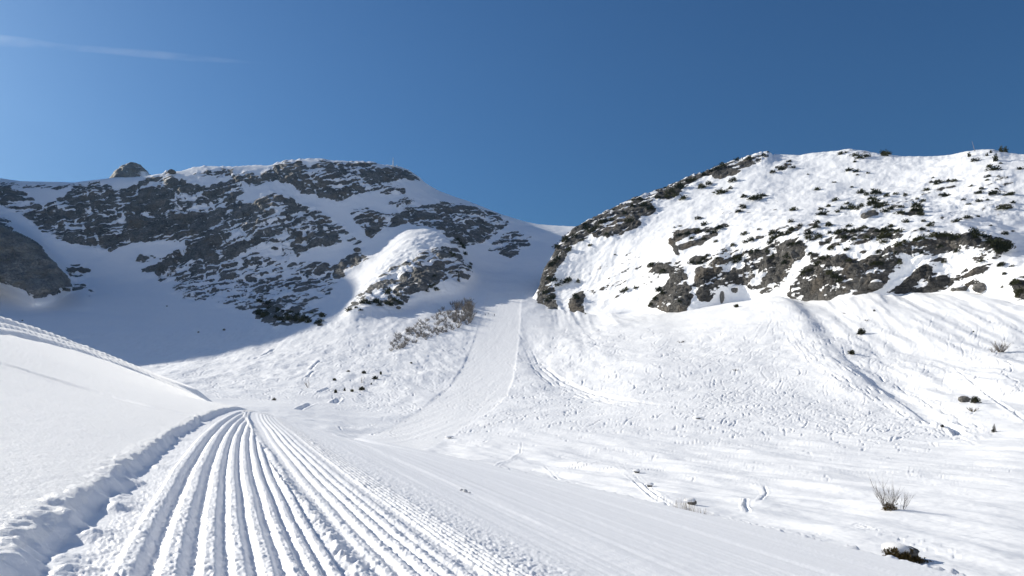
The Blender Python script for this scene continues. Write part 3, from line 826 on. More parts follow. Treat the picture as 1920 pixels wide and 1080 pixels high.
def slope_point(u, v, dv=0):
    """visible point of the valley / left mountain along a picture ray"""
    c = int(np.argmin(np.abs(SU - u)))
    vv = HZ - F * SP[:, c, 2] / SP[:, c, 1]
    i = int(np.argmax((vv < v) & (SP[:, c, 1] > 9)))
    if not (vv < v).any(): i = int(np.argmin(vv))
    Y = SP[i, c, 1]
    return Vector(((u - 960) / F * Y, Y, float(SP[i, c, 2])))

# ================================================================== RIGHT MOUNTAIN
BASE_R = [(985, 575), (1003, 570), (1015, 582), (1030, 586), (1050, 580), (1070, 596), (1085, 603), (1110, 598), (1150, 590), (1200, 578), (1225, 582), (1260, 596), (1285, 600), (1305, 585), (1340, 562), (1400, 566), (1430, 556), (1465, 548), (1485, 562),
          (1510, 566), (1545, 570), (1565, 562), (1590, 556), (1640, 551), (1700, 552), (1780, 546), (1830, 547), (1860, 545), (1890, 560), (1920, 575), (2400, 600), (3400, 660)]
SKY_R = [(985, 575), (1003, 562), (1010, 548), (1020, 520), (1024, 503), (1035, 480), (1045, 462), (1058, 446), (1075, 430), (1100, 414), (1130, 400), (1160, 385), (1190, 372), (1230, 358), (1270, 342),
         (1290, 330), (1320, 322), (1350, 310), (1380, 300), (1400, 294), (1420, 287), (1440, 283), (1447, 289), (1460, 289), (1500, 291), (1520, 287), (1560, 283), (1590, 281), (1620, 283), (1650, 288),
         (1690, 293), (1740, 293), (1780, 290), (1810, 284), (1840, 281), (1860, 280), (1890, 286), (1920, 289), (2000, 290), (2200, 305), (2600, 340), (3400, 420)]
M2 = [(985, 572, 520), (1010, 566, 520), (1040, 548, 517), (1100, 545, 503), (1200, 515, 468), (1260, 488, 440), (1350, 482, 405), (1450, 455, 375), (1550, 450, 350), (1650, 448, 328), (1750, 445, 308), (1850, 460, 292), (1920, 485, 280), (2400, 520, 215), (3400, 590, 150)]
M3 = [(985, 570, 525), (1010, 556, 525), (1040, 500, 530), (1080, 470, 528), (1150, 440, 515), (1250, 415, 500), (1400, 375, 480), (1550, 368, 440), (1700, 368, 400), (1850, 372, 352), (1920, 388, 330), (2400, 430, 255), (3400, 500, 170)]
M4Y = [(985, 1, 530), (1050, 1, 548), (1100, 1, 565), (1250, 1, 595), (1400, 1, 595), (1440, 1, 585), (1600, 1, 530), (1800, 1, 450), (1920, 1, 415), (2400, 1, 310), (3400, 1, 200)]
ROCK_R = [
 ([(1302, 560), (1300, 500), (1330, 470), (1440, 440), (1480, 418), (1560, 425), (1700, 432), (1860, 445), (1892, 462), (1870, 490), (1850, 525), (1790, 545), (1640, 552), (1560, 556), (1480, 560), (1440, 552)], .39),
 ([(1002, 573), (1010, 545), (1020, 508), (1033, 478), (1056, 448), (1078, 452), (1074, 468), (1060, 490), (1045, 508), (1036, 530), (1042, 550), (1046, 578), (1030, 588)], .68),
 ([(1068, 572), (1080, 552), (1096, 546), (1100, 562), (1092, 596), (1078, 602), (1070, 590)], .8), ([(1020, 578), (1038, 570), (1048, 582), (1030, 590)], .9),
 ([(1052, 452), (1078, 428), (1100, 413), (1130, 399), (1190, 371), (1236, 355), (1240, 368), (1210, 395), (1202, 425), (1170, 442), (1140, 448), (1110, 442), (1080, 462)], .60),
 ([(1185, 395), (1220, 380), (1234, 395), (1212, 412), (1190, 408)], .8), ([(1172, 418), (1196, 410), (1202, 424), (1172, 430)], .9), ([(1150, 440), (1172, 432), (1172, 442), (1150, 448)], .9), ([(1108, 435), (1130, 432), (1130, 446), (1114, 448)], .8),
 ([(1230, 358), (1290, 332), (1330, 318), (1332, 332), (1300, 345), (1272, 372), (1242, 378)], .62), ([(1225, 375), (1270, 358), (1272, 365), (1245, 380)], .8),
 ([(1318, 326), (1380, 302), (1440, 284), (1444, 296), (1410, 312), (1375, 330), (1340, 338)], .66), ([(1330, 330), (1380, 315), (1415, 303), (1412, 312), (1370, 332), (1340, 338)], .95),
 ([(1260, 436), (1292, 432), (1306, 430), (1312, 440), (1292, 452), (1272, 458), (1264, 448)], 1.0), ([(1300, 432), (1340, 426), (1368, 420), (1345, 436), (1310, 446)], .8),
 ([(1276, 466), (1300, 457), (1345, 438), (1348, 442), (1330, 452), (1290, 468), (1278, 471)], 1.1), ([(1258, 450), (1272, 458), (1276, 482), (1262, 470)], .9),
 ([(1214, 576), (1226, 558), (1240, 538), (1256, 524), (1264, 488), (1276, 484), (1288, 505), (1292, 520), (1300, 545), (1298, 562), (1292, 580), (1284, 598), (1268, 596), (1252, 588), (1230, 580)], .70),
 ([(1240, 545), (1262, 535), (1290, 545), (1295, 560), (1275, 575), (1245, 565)], .9), ([(1255, 588), (1275, 578), (1288, 592), (1280, 602), (1262, 596)], .9),
 ([(1308, 562), (1310, 540), (1306, 515), (1312, 505), (1335, 508), (1372, 508), (1400, 490), (1420, 480), (1440, 462), (1448, 450), (1470, 455), (1505, 452), (1520, 470), (1510, 488), (1494, 495), (1490, 510), (1478, 530), (1462, 540), (1448, 552), (1430, 552), (1410, 545), (1400, 535), (1372, 535), (1352, 540), (1340, 556), (1330, 568), (1318, 566)], .90),
 ([(1290, 485), (1310, 478), (1330, 482), (1318, 500), (1300, 500)], .6), ([(1330, 485), (1370, 470), (1400, 470), (1412, 480), (1390, 492), (1350, 500)], .6), ([(1402, 475), (1420, 466), (1444, 462), (1440, 470), (1410, 480)], .8),
 ([(1474, 562), (1477, 540), (1490, 520), (1505, 510), (1530, 498), (1545, 490), (1570, 488), (1580, 478), (1600, 490), (1612, 495), (1636, 488), (1658, 480), (1668, 470), (1690, 478), (1692, 490), (1672, 505), (1662, 522), (1664, 535), (1650, 545), (1632, 535), (1610, 540), (1590, 540), (1565, 555), (1545, 569), (1515, 568), (1488, 566)], .84),
 ([(1500, 470), (1530, 475), (1550, 480), (1545, 492), (1515, 500), (1500, 492)], .5),
 ([(1655, 552), (1668, 545), (1690, 535), (1705, 520), (1725, 505), (1740, 495), (1752, 512), (1775, 520), (1790, 530), (1780, 543), (1762, 550), (1730, 550), (1700, 553)], 1.0),
 ([(1668, 478), (1690, 465), (1710, 455), (1735, 448), (1760, 455), (1790, 458), (1804, 466), (1785, 474), (1758, 482), (1770, 488), (1745, 494), (1715, 484), (1695, 478)], .82),
 ([(1745, 436), (1790, 440), (1840, 452), (1862, 458), (1850, 466), (1800, 458), (1760, 450)], .85), ([(1855, 445), (1880, 448), (1898, 455), (1890, 468), (1870, 470), (1858, 460)], .9),
 ([(1765, 508), (1800, 500), (1850, 495), (1862, 480), (1830, 482), (1780, 490)], .42), ([(1818, 515), (1850, 502), (1856, 508), (1835, 518), (1822, 520)], 1.0), ([(1800, 540), (1822, 528), (1842, 526), (1852, 545), (1830, 548)], .85),
 ([(1618, 412), (1628, 398), (1645, 396), (1648, 406), (1632, 408)], 1.1), ([(1680, 405), (1720, 398), (1735, 402), (1725, 408)], .7), ([(1565, 440), (1640, 430), (1680, 440), (1660, 470), (1610, 470), (1570, 460)], .42),
 ([(1440, 440), (1480, 420), (1540, 430), (1560, 450), (1500, 455)], .40), ([(1590, 370), (1640, 355), (1720, 370), (1780, 395), (1700, 410), (1620, 405), (1540, 405)], .26), ([(1060, 520), (1180, 470), (1250, 500), (1220, 560), (1120, 560)], .24),
 ([(1350, 385), (1440, 350), (1480, 400), (1420, 440), (1350, 440)], .22), ([(1720, 340), (1900, 330), (1910, 420), (1800, 430), (1720, 400)], .24), ([(1900, 525), (1925, 520), (1930, 580), (1910, 570)], .6),
 ([(1445, 318), (1475, 305), (1492, 312), (1470, 325)], .55), ([(1560, 285), (1640, 283), (1660, 292), (1600, 296)], .4), ([(1230, 500), (1262, 490), (1258, 512), (1236, 515)], .8), ([(1212, 496), (1240, 488), (1245, 500), (1215, 505)], .7)]
CUT_R = [([(1480, 548), (1468, 545), (1490, 512), (1512, 488), (1522, 478), (1526, 482), (1500, 515)], .9), ([(1690, 520), (1700, 500), (1730, 480), (1745, 486), (1720, 508), (1690, 535), (1650, 552), (1640, 548)], .85),
         ([(1420, 520), (1440, 515), (1435, 535), (1415, 540)], .6), ([(1540, 500), (1560, 497), (1590, 505), (1580, 512), (1550, 508)], .6), ([(1498, 498), (1520, 500), (1500, 515)], .6), ([(1380, 495), (1400, 490), (1402, 505), (1385, 512)], .5)]

def build_right():
    u = cols_u(988, 1950, 1.75, 980, 3400, 1.10)
    p = np.array(BASE_R, float); vb = np.interp(u, p[:, 0], p[:, 1])
    p = np.array(SKY_R, float); vs = np.interp(u, p[:, 0], p[:, 1]); vs = np.where(u > 1950, gsmooth(vs, 3), vs)
    rockedge = (1 - ss(1445, 1470, u)) * ss(1000, 1015, u)
    vsm = gsmooth(vs, 9)
    vs = vs + (.5 + 2.2 * rockedge) * noise(u / 9., 0 * u, 0 * u, 203) + (.3 + 1.5 * rockedge) * noise(u / 3.6, 0 * u, 0 * u, 204)
    vs = np.minimum(vs, vb - 1); vsm = np.minimum(vsm, vb - 1); vjit = vs - vsm; vs = vsm
    vb_raw = vb; vb = np.maximum(gsmooth(vb, 14), vs + 1); bjit = vb_raw - vb
    yb = np.array([slope_point(a, b).y for a, b in zip(u, vb)])
    yref = np.exp(line_at(L4, u, 26, 40)[1]); yb = np.clip(yb, .95 * yref, 1.03 * yref)
    yb = np.exp(gsmooth(np.log(yb), 22))
    V, LY = [vb + 16, vb], [np.log(yb * 1.004 - 1), np.log(yb)]
    for ln in (M2, M3):
        v, y = line_at(ln, u, 12, 30); V.append(v); LY.append(y)
    V.append(vs); LY.append(line_at(M4Y, u, 1, 40)[1])
    V.append(vs + 26); LY.append(LY[-1] + .09); V.append(vs + 130); LY.append(LY[-2] + .30)
    V = np.array(V); LY = np.array(LY)
    V[2] = np.minimum(V[2], V[1] - .12 * (V[1] - V[4])); V[3] = np.minimum(V[3], V[2] - .2 * (V[2] - V[4])); V[3] = np.maximum(V[3], V[4] + .15 * (V[2] - V[4]))
    for k in range(2, 5): LY[k] = np.maximum(LY[k], LY[k - 1] + .008)
    for k in range(5, 7): LY[k] = np.maximum(LY[k], LY[k - 1] + .05)
    kn = np.arange(len(V), dtype=float)
    rows = [10, 66, 62, 62, 8, 4]
    q = np.concatenate([np.linspace(i, i + 1, r, endpoint=False) for i, r in enumerate(rows)] + [[len(rows)]])
    v = pchip(V, kn)(q); Y = np.exp(pchip(LY, kn)(q)); U = np.broadcast_to(u, v.shape)
    v = v + vjit[None, :] * ss(3.5, 4.0, q)[:, None] + bjit[None, :] * (ss(.4, .95, q) * (1 - ss(1.0, 1.55, q)))[:, None]
    X = (U - 960) / F * Y; Z = (HZ - v) / F * Y
    P = np.stack([X, Y, Z], -1); N = grid_normals(P); qq = q[:, None] + 0 * U
    wu = 6 * fbm(X / 9, Y / 9, Z / 9, 3, 211); wv = 5 * fbm(X / 9, Y / 9, Z / 9, 3, 212)
    Dm, Im, Bm = canvases(ROCK_R, CUT_R, 1.8)
    dens = samp(Dm, U + wu, v + wv); base = samp(Bm, U + wu, v + wv)
    out = (U > 1960)
    dens = np.where(out, .3, dens); base = np.where(out, .3, base)
    ca, sa = math.cos(math.radians(24)), math.sin(math.radians(24))
    al = X * ca + Z * sa; ac = Z * ca - X * sa
    st = fbm(al / 26, Y / 30, ac / 5.0, 3, 221); st2 = fbm(al / 6, Y / 9, ac / 1.6, 2, 222)
    crag = fbm(X / 17, Y / 17, Z / 22, 5, 223, .55, ridged=True); blk = fbm(X / 4.5, Y / 4.5, Z / 4.5, 3, 224, .6)
    ledge = ss(.45, .8, fbm(al / 26, Y / 40, ac / 6.0, 2, 240, .5, ridged=True))
    terr = np.round(fbm(X / 8, Y / 8, Z / 6, 3, 241, .6) * 4) / 4
    up = ss(1.0, 1.5, qq)
    disp = base * up * (4.6 * crag + 1.7 * st + .6 * st2 + 1.7 * blk + 1.1 * terr) + up * (2.0 * fbm(X / 30, Y / 30, Z / 30, 3, 225) + .8 * fbm(X / 8, Y / 8, Z / 8, 3, 226) + .28 * fbm(X / 2.6, Y / 2.6, Z / 2.6, 2, 227))
    disp = disp * (1 - ss(3.85, 4.0, qq) * .8)
    P = P + N * disp[..., None]
    rock = (snow_decide(P, dens + .24 * ss(.3, .6, dens), N, st * .8, st2 * .8, blk * .9, .9) - .45 * ledge) * ss(0, .2, dens)
    rock = np.clip(rock, 0, 1) * ss(.95, 1.05, qq)
    f_id = id_at(Im, fmean(U + wu), fmean(v + wv)) * (fmean(qq) > 1.02) * (fmean(U) < 1960)
    o = grid_object('mountain', P, f_id == 0, M_MTR, {'rock': rock})
    tag(o, 'sunlit snowy mountain with grey cliffs and dark dwarf pines on the right', 'mountain', kind='structure')
    for k in range(1, len(ROCK_R) + 1):
        if (f_id == k).sum() > 40: grid_object('cliff', P, f_id == k, M_MTR, {'rock': rock}, o)
    return u, q, P
RU_, RQ, RP = build_right()

def right_point(u, v):
    c = int(np.argmin(np.abs(RU_ - u)))
    vv = HZ - F * RP[:, c, 2] / RP[:, c, 1]
    n = int(np.searchsorted(RQ, 4.05))
    ok = np.where((vv[:n] < v) & (RQ[:n] > 1.0))[0]
    i = int(ok[0]) if len(ok) else int(np.argmin(vv[:n]))
    Y = RP[i, c, 1]
    return Vector(RP[i, c].tolist())

# snow slope added unseen behind the viewer: its sunlit snow brightens the shaded mountain
def build_bounce_slope():
    x = np.linspace(-1300, 1500, 90); y = -np.concatenate([np.linspace(1, 60, 14), np.linspace(75, 1000, 60)])
    X, Y = np.meshgrid(x, y)
    Z = -1.6 - .02 * np.abs(Y) + .68 * sp(np.abs(Y) - 90 + .10 * X, 25) * (1 - .25 * ss(600, 1000, np.abs(Y))) + 26 * fbm(X / 160, Y / 160, 0 * X, 4, 401) * ss(60, 240, np.abs(Y))
    Z += .12 * np.maximum(np.abs(X) - 60, 0) * ss(10, 100, np.abs(Y))
    o = grid_object('bounce_snow_slope', np.stack([X, Y, Z], -1), np.ones((len(y) - 1, len(x) - 1), bool), M_SNOW, {})
    tag(o, 'unseen snow slope added behind the viewer to bounce sunlight onto the shaded mountain', 'snow field', kind='structure')
build_bounce_slope()

# ================================================================== THINGS
def empty(name, loc, label=None, cat=None, group=None):
    o = bpy.data.objects.new(name, None); COL.objects.link(o); o.location = loc; o.empty_display_size = .2
    return tag(o, label, cat, group)

def px(y, n):            # metres that n picture pixels cover at distance y
    return n * y / F

def tuft_mesh(name, mat, seed, n, blades, rx, ry, rz, length, width, zc=.0, droop=.2):
    r = random.Random(seed); m = MB()
    for _ in range(n):
        t = r.uniform(0, 6.283); el = math.asin(r.uniform(-.05, 1)); q = r.uniform(.45, 1.0)
        lob = .78 + .3 * math.sin(3 * t + seed) * math.cos(el) + r.uniform(-.12, .12)
        d = Vector((math.cos(t) * math.cos(el), math.sin(t) * math.cos(el), math.sin(el)))
        c = Vector((d.x * rx, d.y * ry, d.z * rz + zc)) * q * lob
        for _ in range(blades):
            a = (d * .9 + Vector((r.uniform(-1, 1), r.uniform(-1, 1), r.uniform(-.3, 1.1)))).normalized()
            b = a.cross(Vector((r.uniform(-1, 1), r.uniform(-1, 1), r.uniform(-1, 1)))).normalized() * width * r.uniform(.6, 1.2)
            e = c + a * length * r.uniform(.6, 1.2)
            m.add([c - b, c + b, e + b * .35, e - b * .35], [(0, 1, 2, 3)])
    return m.mesh(name, mat)

PINES = [tuft_mesh('pine_crown', M_PINE, k, 85, 5, .62, .55, .95, .26, .045) for k in range(5)]
CONES = [tuft_mesh('pine_crown', M_PINE, 20 + k, 80, 5, .40, .38, 1.0, .22, .05) for k in range(3)]

def bare_shrub(seed, stems, lean=(0, 0), spread=.6, rad=.02, sub=3, tips=.5):
    """one leafless bush, about 1 m tall: every stem forks into thinner twigs"""
    r = random.Random(seed); m = MB()
    for i in range(stems):
        t = r.uniform(0, 6.283); s0 = r.uniform(0, .12)
        p = Vector((math.cos(t) * s0, math.sin(t) * s0, -.05))
        d = Vector((math.cos(t) * spread * r.uniform(.2, 1) + lean[0], math.sin(t) * spread * r.uniform(.2, 1) + lean[1], 1)).normalized()
        L = r.uniform(.55, 1.0); pts = [p]
        for k in range(4):
            d = (d + Vector((r.uniform(-.14, .14), r.uniform(-.14, .14), .05))).normalized()
            pts.append(pts[-1] + d * L / 4)
        m.tube(pts, [rad, rad * .8, rad * .6, rad * .42, rad * .2], 3)
        for k in range(sub):
            j = r.randint(1, 3); q = pts[j]
            e = (d + Vector((r.uniform(-.7, .7), r.uniform(-.7, .7), r.uniform(-.1, .3)))).normalized()
            l = L * r.uniform(.2, tips)
            mid = q + e * l * .55 + Vector((0, 0, .02))
            m.tube([q, mid, mid + (e + Vector((0, 0, .4))).normalized() * l * .5], [rad * .5, rad * .32, rad * .14], 3)
    return m

def copy_thing(src, loc, scale, rz, label=None, group=None):
    o = src.copy(); COL.objects.link(o)
    o.location = loc; o.scale = scale; o.rotation_euler = (0, 0, rz)
    if label: o['label'] = label
    if group: o['group'] = group
    for ch in src.children:
        c = ch.copy(); COL.objects.link(c); c.parent = o
    return o

def scatter_pines(spots, where, label, group, hscale=.8, cone=False):
    for (u, v, w) in spots:
        p = where(u, v)
        W = px(p.y, w) * .9
        me = random.choice(CONES if cone else PINES)
        o = link('dwarf_pine', me, None, p - Vector((0, 0, .12 * W)))
        H = W * hscale * random.uniform(.8, 1.2)
        o.scale = (W, W, H * (1.35 if cone else 1)); o.rotation_euler = (0, 0, random.uniform(0, 6.28))
        tag(o, label, 'dwarf pine', group)

def z4(l): return [(1440 + a / 4, 270 + b / 4 + c / 12, c / 4) for a, b, c in l]
def z3(l): return [(960 + a / 4, 270 + b / 4 + c / 12, c / 4) for a, b, c in l]

scatter_pines(z4([(545, 70, 42), (585, 60, 30), (655, 75, 48), (690, 90, 60), (740, 82, 50), (865, 50, 52), (910, 60, 40), (880, 70, 60), (0, 62, 20)]), right_point,
              'dark dwarf pine on the snowy crest of the right mountain, left of the leaning pole', 'dwarf pines on the crest left of the leaning pole')
scatter_pines(z4([(1510, 90, 34), (1645, 88, 26), (1668, 62, 26), (1750, 45, 46), (1782, 44, 40), (1705, 115, 48)]), right_point,
              'upright dark pine bush on the crest of the right mountain, right of the leaning pole', 'upright pine bushes on the crest right of the leaning pole', 1.0, True)
scatter_pines(z4([(1550, 110, 60), (1700, 165, 90), (1740, 140, 34), (1655, 160, 50), (1650, 235, 50), (1645, 265, 36), (1730, 240, 22), (1890, 175, 52), (1580, 355, 62), (1525, 310, 34), (1690, 355, 80), (1810, 358, 80),
                  (1830, 430, 40), (1760, 465, 90), (1500, 440, 42), (1470, 410, 34), (1580, 420, 50), (1490, 545, 60), (1640, 410, 40), (1710, 330, 30), (1600, 330, 40), (1440, 560, 30), (1570, 540, 30), (1670, 605, 30), (1830, 650, 30)]), right_point,
              'dark dwarf pine on the upper right slope below the leaning pole', 'dwarf pines on the upper right slope below the leaning pole', .6)
scatter_pines(z4([(160, 120, 42), (190, 170, 46), (100, 180, 50), (30, 200, 50), (650, 132, 30), (610, 185, 62), (660, 195, 50), (750, 215, 30), (670, 230, 26), (495, 280, 32), (370, 335, 46), (630, 320, 26), (1220, 285, 32), (1280, 268, 82), (1350, 270, 42), (1400, 265, 52),
                  (1190, 333, 46), (1325, 375, 60), (1290, 375, 40), (1240, 250, 24), (300, 225, 20), (190, 480, 62)]), right_point,
              'small dark dwarf pine in the open snow high on the right mountain', 'dwarf pines in the open snow high on the right mountain', .65)
scatter_pines(z4([(700, 350, 62), (800, 350, 82), (890, 385, 42), (780, 395, 60), (790, 430, 90), (850, 440, 90), (820, 460, 60), (500, 412, 50), (410, 505, 82), (400, 480, 50), (620, 465, 72), (700, 455, 52), (525, 510, 32), (1030, 375, 32), (960, 365, 42),
                  (1160, 420, 46), (1110, 450, 80), (1095, 480, 70), (1140, 490, 60), (1115, 408, 28), (990, 460, 52), (990, 500, 72), (1140, 515, 60), (740, 370, 40), (560, 480, 50), (660, 480, 40), (880, 490, 60), (920, 480, 50), (450, 460, 40), (590, 440, 40)]), right_point,
              'dark dwarf pine in the middle pine belt above the cliffs of the right mountain', 'dwarf pines of the middle belt on the right mountain', .75)
scatter_pines(z4([(1170, 570, 42), (1150, 630, 52), (880, 630, 42), (990, 640, 62), (640, 640, 62), (530, 655, 62), (580, 645, 52), (310, 660, 70), (320, 690, 60), (180, 630, 70), (110, 665, 62), (150, 660, 60), (40, 700, 62), (30, 730, 50), (175, 575, 42), (380, 690, 60), (450, 735, 42), (540, 750, 32),
                  (750, 690, 52), (860, 685, 80), (870, 720, 60), (1040, 720, 60), (1000, 750, 60), (1150, 690, 80), (1120, 710, 60), (1250, 670, 80), (1300, 672, 80), (1350, 672, 70), (1420, 685, 80), (1540, 650, 70), (1570, 665, 80), (1630, 690, 52), (1700, 730, 90), (1740, 740, 110), (1790, 750, 90), (1750, 775, 100), (1790, 770, 60),
                  (1320, 880, 42), (440, 850, 52), (520, 985, 60), (490, 960, 60), (560, 1010, 60), (280, 960, 60), (320, 940, 60), (700, 640, 40), (240, 600, 40), (60, 690, 60), (250, 740, 50), (470, 660, 40), (1200, 650, 30), (1240, 590, 25), (930, 640, 40), (820, 650, 40)]), right_point,
              'dark dwarf pine clinging to the top of the grey cliffs on the right', 'dwarf pines along the cliff tops on the right', .75)
scatter_pines(z3([(1640, 325, 50), (1560, 350, 84), (1600, 345, 50), (1830, 385, 90), (1740, 380, 60), (1790, 395, 60), (1880, 370, 60), (1730, 455, 50), (1700, 495, 62), (1740, 470, 40), (1400, 540, 60), (1620, 610, 40), (1260, 610, 32), (1220, 620, 22), (1560, 620, 62), (1400, 640, 62), (1330, 660, 60), (1270, 670, 60), (1360, 690, 60), (1480, 650, 50), (590, 750, 42), (530, 710, 42), (770, 830, 22), (1440, 850, 62), (1420, 880, 50), (1700, 840, 92), (1690, 870, 60), (1820, 800, 60), (1870, 790, 60), (1060, 890, 62), (1150, 930, 82), (1350, 880, 52), (1400, 890, 40)]), right_point,
              'dark dwarf pine on the snowy left half of the right mountain', 'dwarf pines on the left half of the right mountain', .6)
scatter_pines(z3([(1420, 310, 72), (1480, 290, 52), (1290, 400, 62), (1270, 300, 82), (1200, 350, 82), (1100, 390, 52), (960, 400, 52), (920, 410, 42), (1000, 440, 82), (1040, 470, 62), (900, 450, 52), (850, 510, 42), (890, 560, 72), (700, 560, 72), (640, 610, 62), (560, 620, 62), (550, 600, 42), (720, 670, 42), (400, 700, 84), (430, 780, 62), (340, 760, 62), (350, 850, 62), (300, 900, 52), (320, 880, 50),
                  (1690, 110, 42), (1590, 150, 62), (1500, 190, 52), (1660, 260, 62), (760, 487, 26), (1150, 325, 26), (680, 580, 60), (740, 560, 50), (600, 640, 60), (470, 680, 60), (1230, 370, 60), (1160, 380, 60), (1320, 270, 50), (1360, 260, 60), (1440, 220, 50), (1540, 180, 50), (1780, 100, 50), (1880, 80, 40)]), right_point,
              'dark dwarf pine on the rocky left ridge line of the right mountain', 'dwarf pines on the left ridge line of the right mountain', .7)
scatter_pines([(1062, 530, 18), (1068, 527, 14), (1040, 527, 16), (1046, 536, 12), (1030, 524, 14), (1085, 530, 12), (1024, 550, 14), (1036, 560, 16), (1026, 565, 12), (1085, 560, 14), (1080, 555, 10), (1168, 548, 12), (1176, 545, 12), (1192, 541, 9), (1236, 545, 14), (1246, 552, 12), (1232, 562, 12), (1222, 572, 14), (1278, 568, 10), (1098, 592, 9)], right_point,
              'dark dwarf pine on the low rock ribs beside the ski run', 'dwarf pines on the low rock ribs beside the ski run', .8)
scatter_pines([(1905, 535, 14), (1914, 532, 16), (1918, 550, 18), (1912, 556, 14), (1920, 566, 16), (1884, 515, 10), (1880, 540, 8), (1898, 500, 8)], right_point,
              'dark dwarf pine on the snow rib at the right end of the cliffs', 'dwarf pines at the right end of the cliffs', .8)
scatter_pines([(858, 452, 10), (863, 458, 12), (868, 466, 12), (872, 478, 10), (851, 480, 9), (845, 476, 8), (880, 503, 10), (882, 497, 8), (857, 512, 7), (818, 544, 12), (806, 540, 9), (813, 535, 8), (815, 520, 8), (800, 547, 8)], slope_point,
              'dark dwarf pine on the right flank of the sunlit rock spur above the thicket', 'dwarf pines on the right flank of the sunlit spur', .9)
scatter_pines([(655, 584, 14), (680, 570, 12), (686, 566, 10), (692, 571, 12), (706, 569, 16), (712, 574, 12), (727, 571, 16), (733, 573, 12), (738, 563, 12), (745, 566, 10), (750, 571, 12), (747, 556, 8), (668, 578, 8), (676, 582, 8), (726, 552, 14), (730, 546, 10)], slope_point,
              'dark dwarf pine at the foot of the sunlit rock spur', 'dwarf pines at the foot of the sunlit spur', .8)
r_ = random.Random(5)
scatter_pines([(r_.uniform(480, 600) , 0, r_.uniform(6, 13)) for _ in range(34)] and
              [(u, 566 + (u - 480) * .13 + r_.uniform(0, 34), w) for u, w in [(r_.uniform(480, 605), r_.uniform(6, 14)) for _ in range(36)]], slope_point,
              'dark dwarf pine in the shaded belt at the bottom of the left mountain', 'dwarf pines in the shaded belt at the bottom of the left mountain', .8)

scatter_pines([(r_.uniform(1320, 1890), r_.uniform(415, 500), r_.uniform(7, 17)) for _ in range(60)], right_point,
              'small dark dwarf pine among the broken rocks of the right mountain', 'small dwarf pines among the broken rocks on the right', .75)
# ------------------------------------------------------------------ single bushes on the open slopes (foliage, stems)
STEMS = bare_shrub(301, 9, spread=1.1, rad=.035, sub=1).mesh('pine_stems', M_WOOD)
BIGP = [tuft_mesh('needles', M_PINE, 40 + k, 150, 6, .6, .5, .8, .2, .03) for k in range(3)]
def big_pine(u, v, w, h, label, k=0):
    p = slope_point(u, v)
    t = empty('dwarf_pine', p, label, 'dwarf pine')
    W, H = px(p.y, w), px(p.y, h)
    t.scale = (W * .62, W * .62, H * .95); t.rotation_euler = (0, 0, k * 1.3)
    link('foliage', BIGP[k % 3], t, (0, 0, .05)); link('stems', STEMS, t)
    return t
big_pine(1614, 628, 23, 16, 'round green dwarf pine, the upper of two alone on the right snow slope', 0)
big_pine(1597, 666, 20, 12, 'low green dwarf pine, the lower of two alone on the right snow slope', 1)
big_pine(1828, 757, 24, 18, 'green dwarf pine beside a grey boulder on the right slope', 2)
big_pine(1767, 804, 10, 6, 'tiny dark pine tuft in the blue hollow of the right slope', 1)
big_pine(1639, 584, 6, 5, 'tiny green pine tuft high on the snow under the right cliffs', 2)
big_pine(1825, 623, 4, 4, 'tiny green tuft in the snow above the bare bush at the right edge', 0)
big_pine(1381, 577, 16, 9, 'flat dark dwarf pine on the snow below the middle cliffs', 1)
G = 'low dwarf pines on the left snow slope'
for (u, v, w, h, lb, k) in [(514, 751, 11, 7, 'lone low dwarf pine furthest left on the slope above the groove crest', 0), (627, 714, 11, 7, 'small dwarf pine between the bare twig bush and the pine row', 1),
                            (682, 701, 14, 8, 'neat dwarf pine highest in the cluster left of the ski run', 2), (703, 711, 16, 8, 'spreading dwarf pine lower right of the highest one in the cluster', 0), (714, 703, 7, 9, 'upright dwarf pine at the right tip of the cluster', 1),
                            (629, 737, 10, 10, 'upright dwarf pine at the left end of the lower row', 2), (646, 734, 6, 8, 'thin dwarf pine beside a blue snow hole in the lower row', 0), (660, 735, 11, 7, 'low dwarf pine left of the darkest bush of the lower row', 1),
                            (678, 732, 19, 10, 'darkest and widest dwarf pine of the lower row', 2), (771, 683, 8, 4, 'tiny flat pine tuft alone below the thicket', 1), (653, 697, 9, 4, 'faint low tuft up the slope from the cluster', 0), (696, 722, 5, 5, 'tiny tuft between the two pine rows', 2)]:
    big_pine(u, v, w, h, lb, k)['group'] = G

def bush(u, v, h, seed, stems, label, where=slope_point, lean=(0, 0), spread=.6, rad=.02, sub=3, wx=1.0, mat=None):
    p = where(u, v)
    H = px(p.y, h)
    o = link('bare_bush', bare_shrub(seed, stems, lean, spread, rad, sub).mesh('bare_bush', mat or M_TWIG), None, p)
    o.scale = (H * wx, H, H)
    return tag(o, label, 'bush')
bush(579, 727, 18, 61, 5, 'thin leafless twig bush standing alone on the left snow slope', lean=(-.2, 0), rad=.03)
bush(680, 718, 16, 62, 3, 'few bare twigs sticking up behind the darkest dwarf pine', rad=.03, spread=.3)
bush(1877, 661, 26, 63, 34, 'grey leafless bush on the bright slope near the right edge', rad=.018, spread=1.1, sub=4, wx=1.2)
bush(1862, 662, 14, 64, 14, 'small grey leafless bush just left of the bigger bare one', rad=.022, spread=1.0, sub=3, wx=1.3)
bush(1824, 772, 12, 65, 26, 'reddish brown twigs on the slope below the grey boulder', rad=.02, spread=1.5, sub=3, wx=1.6, mat=M_HEATH)
bush(1276, 644, 7, 66, 14, 'low grey brushwood on the slope below the left buttress', rad=.035, spread=1.6, wx=2.0)
bush(1378, 697, 6, 67, 12, 'low grey brushwood in the middle of the tracked slope', rad=.035, spread=1.6, wx=1.8)
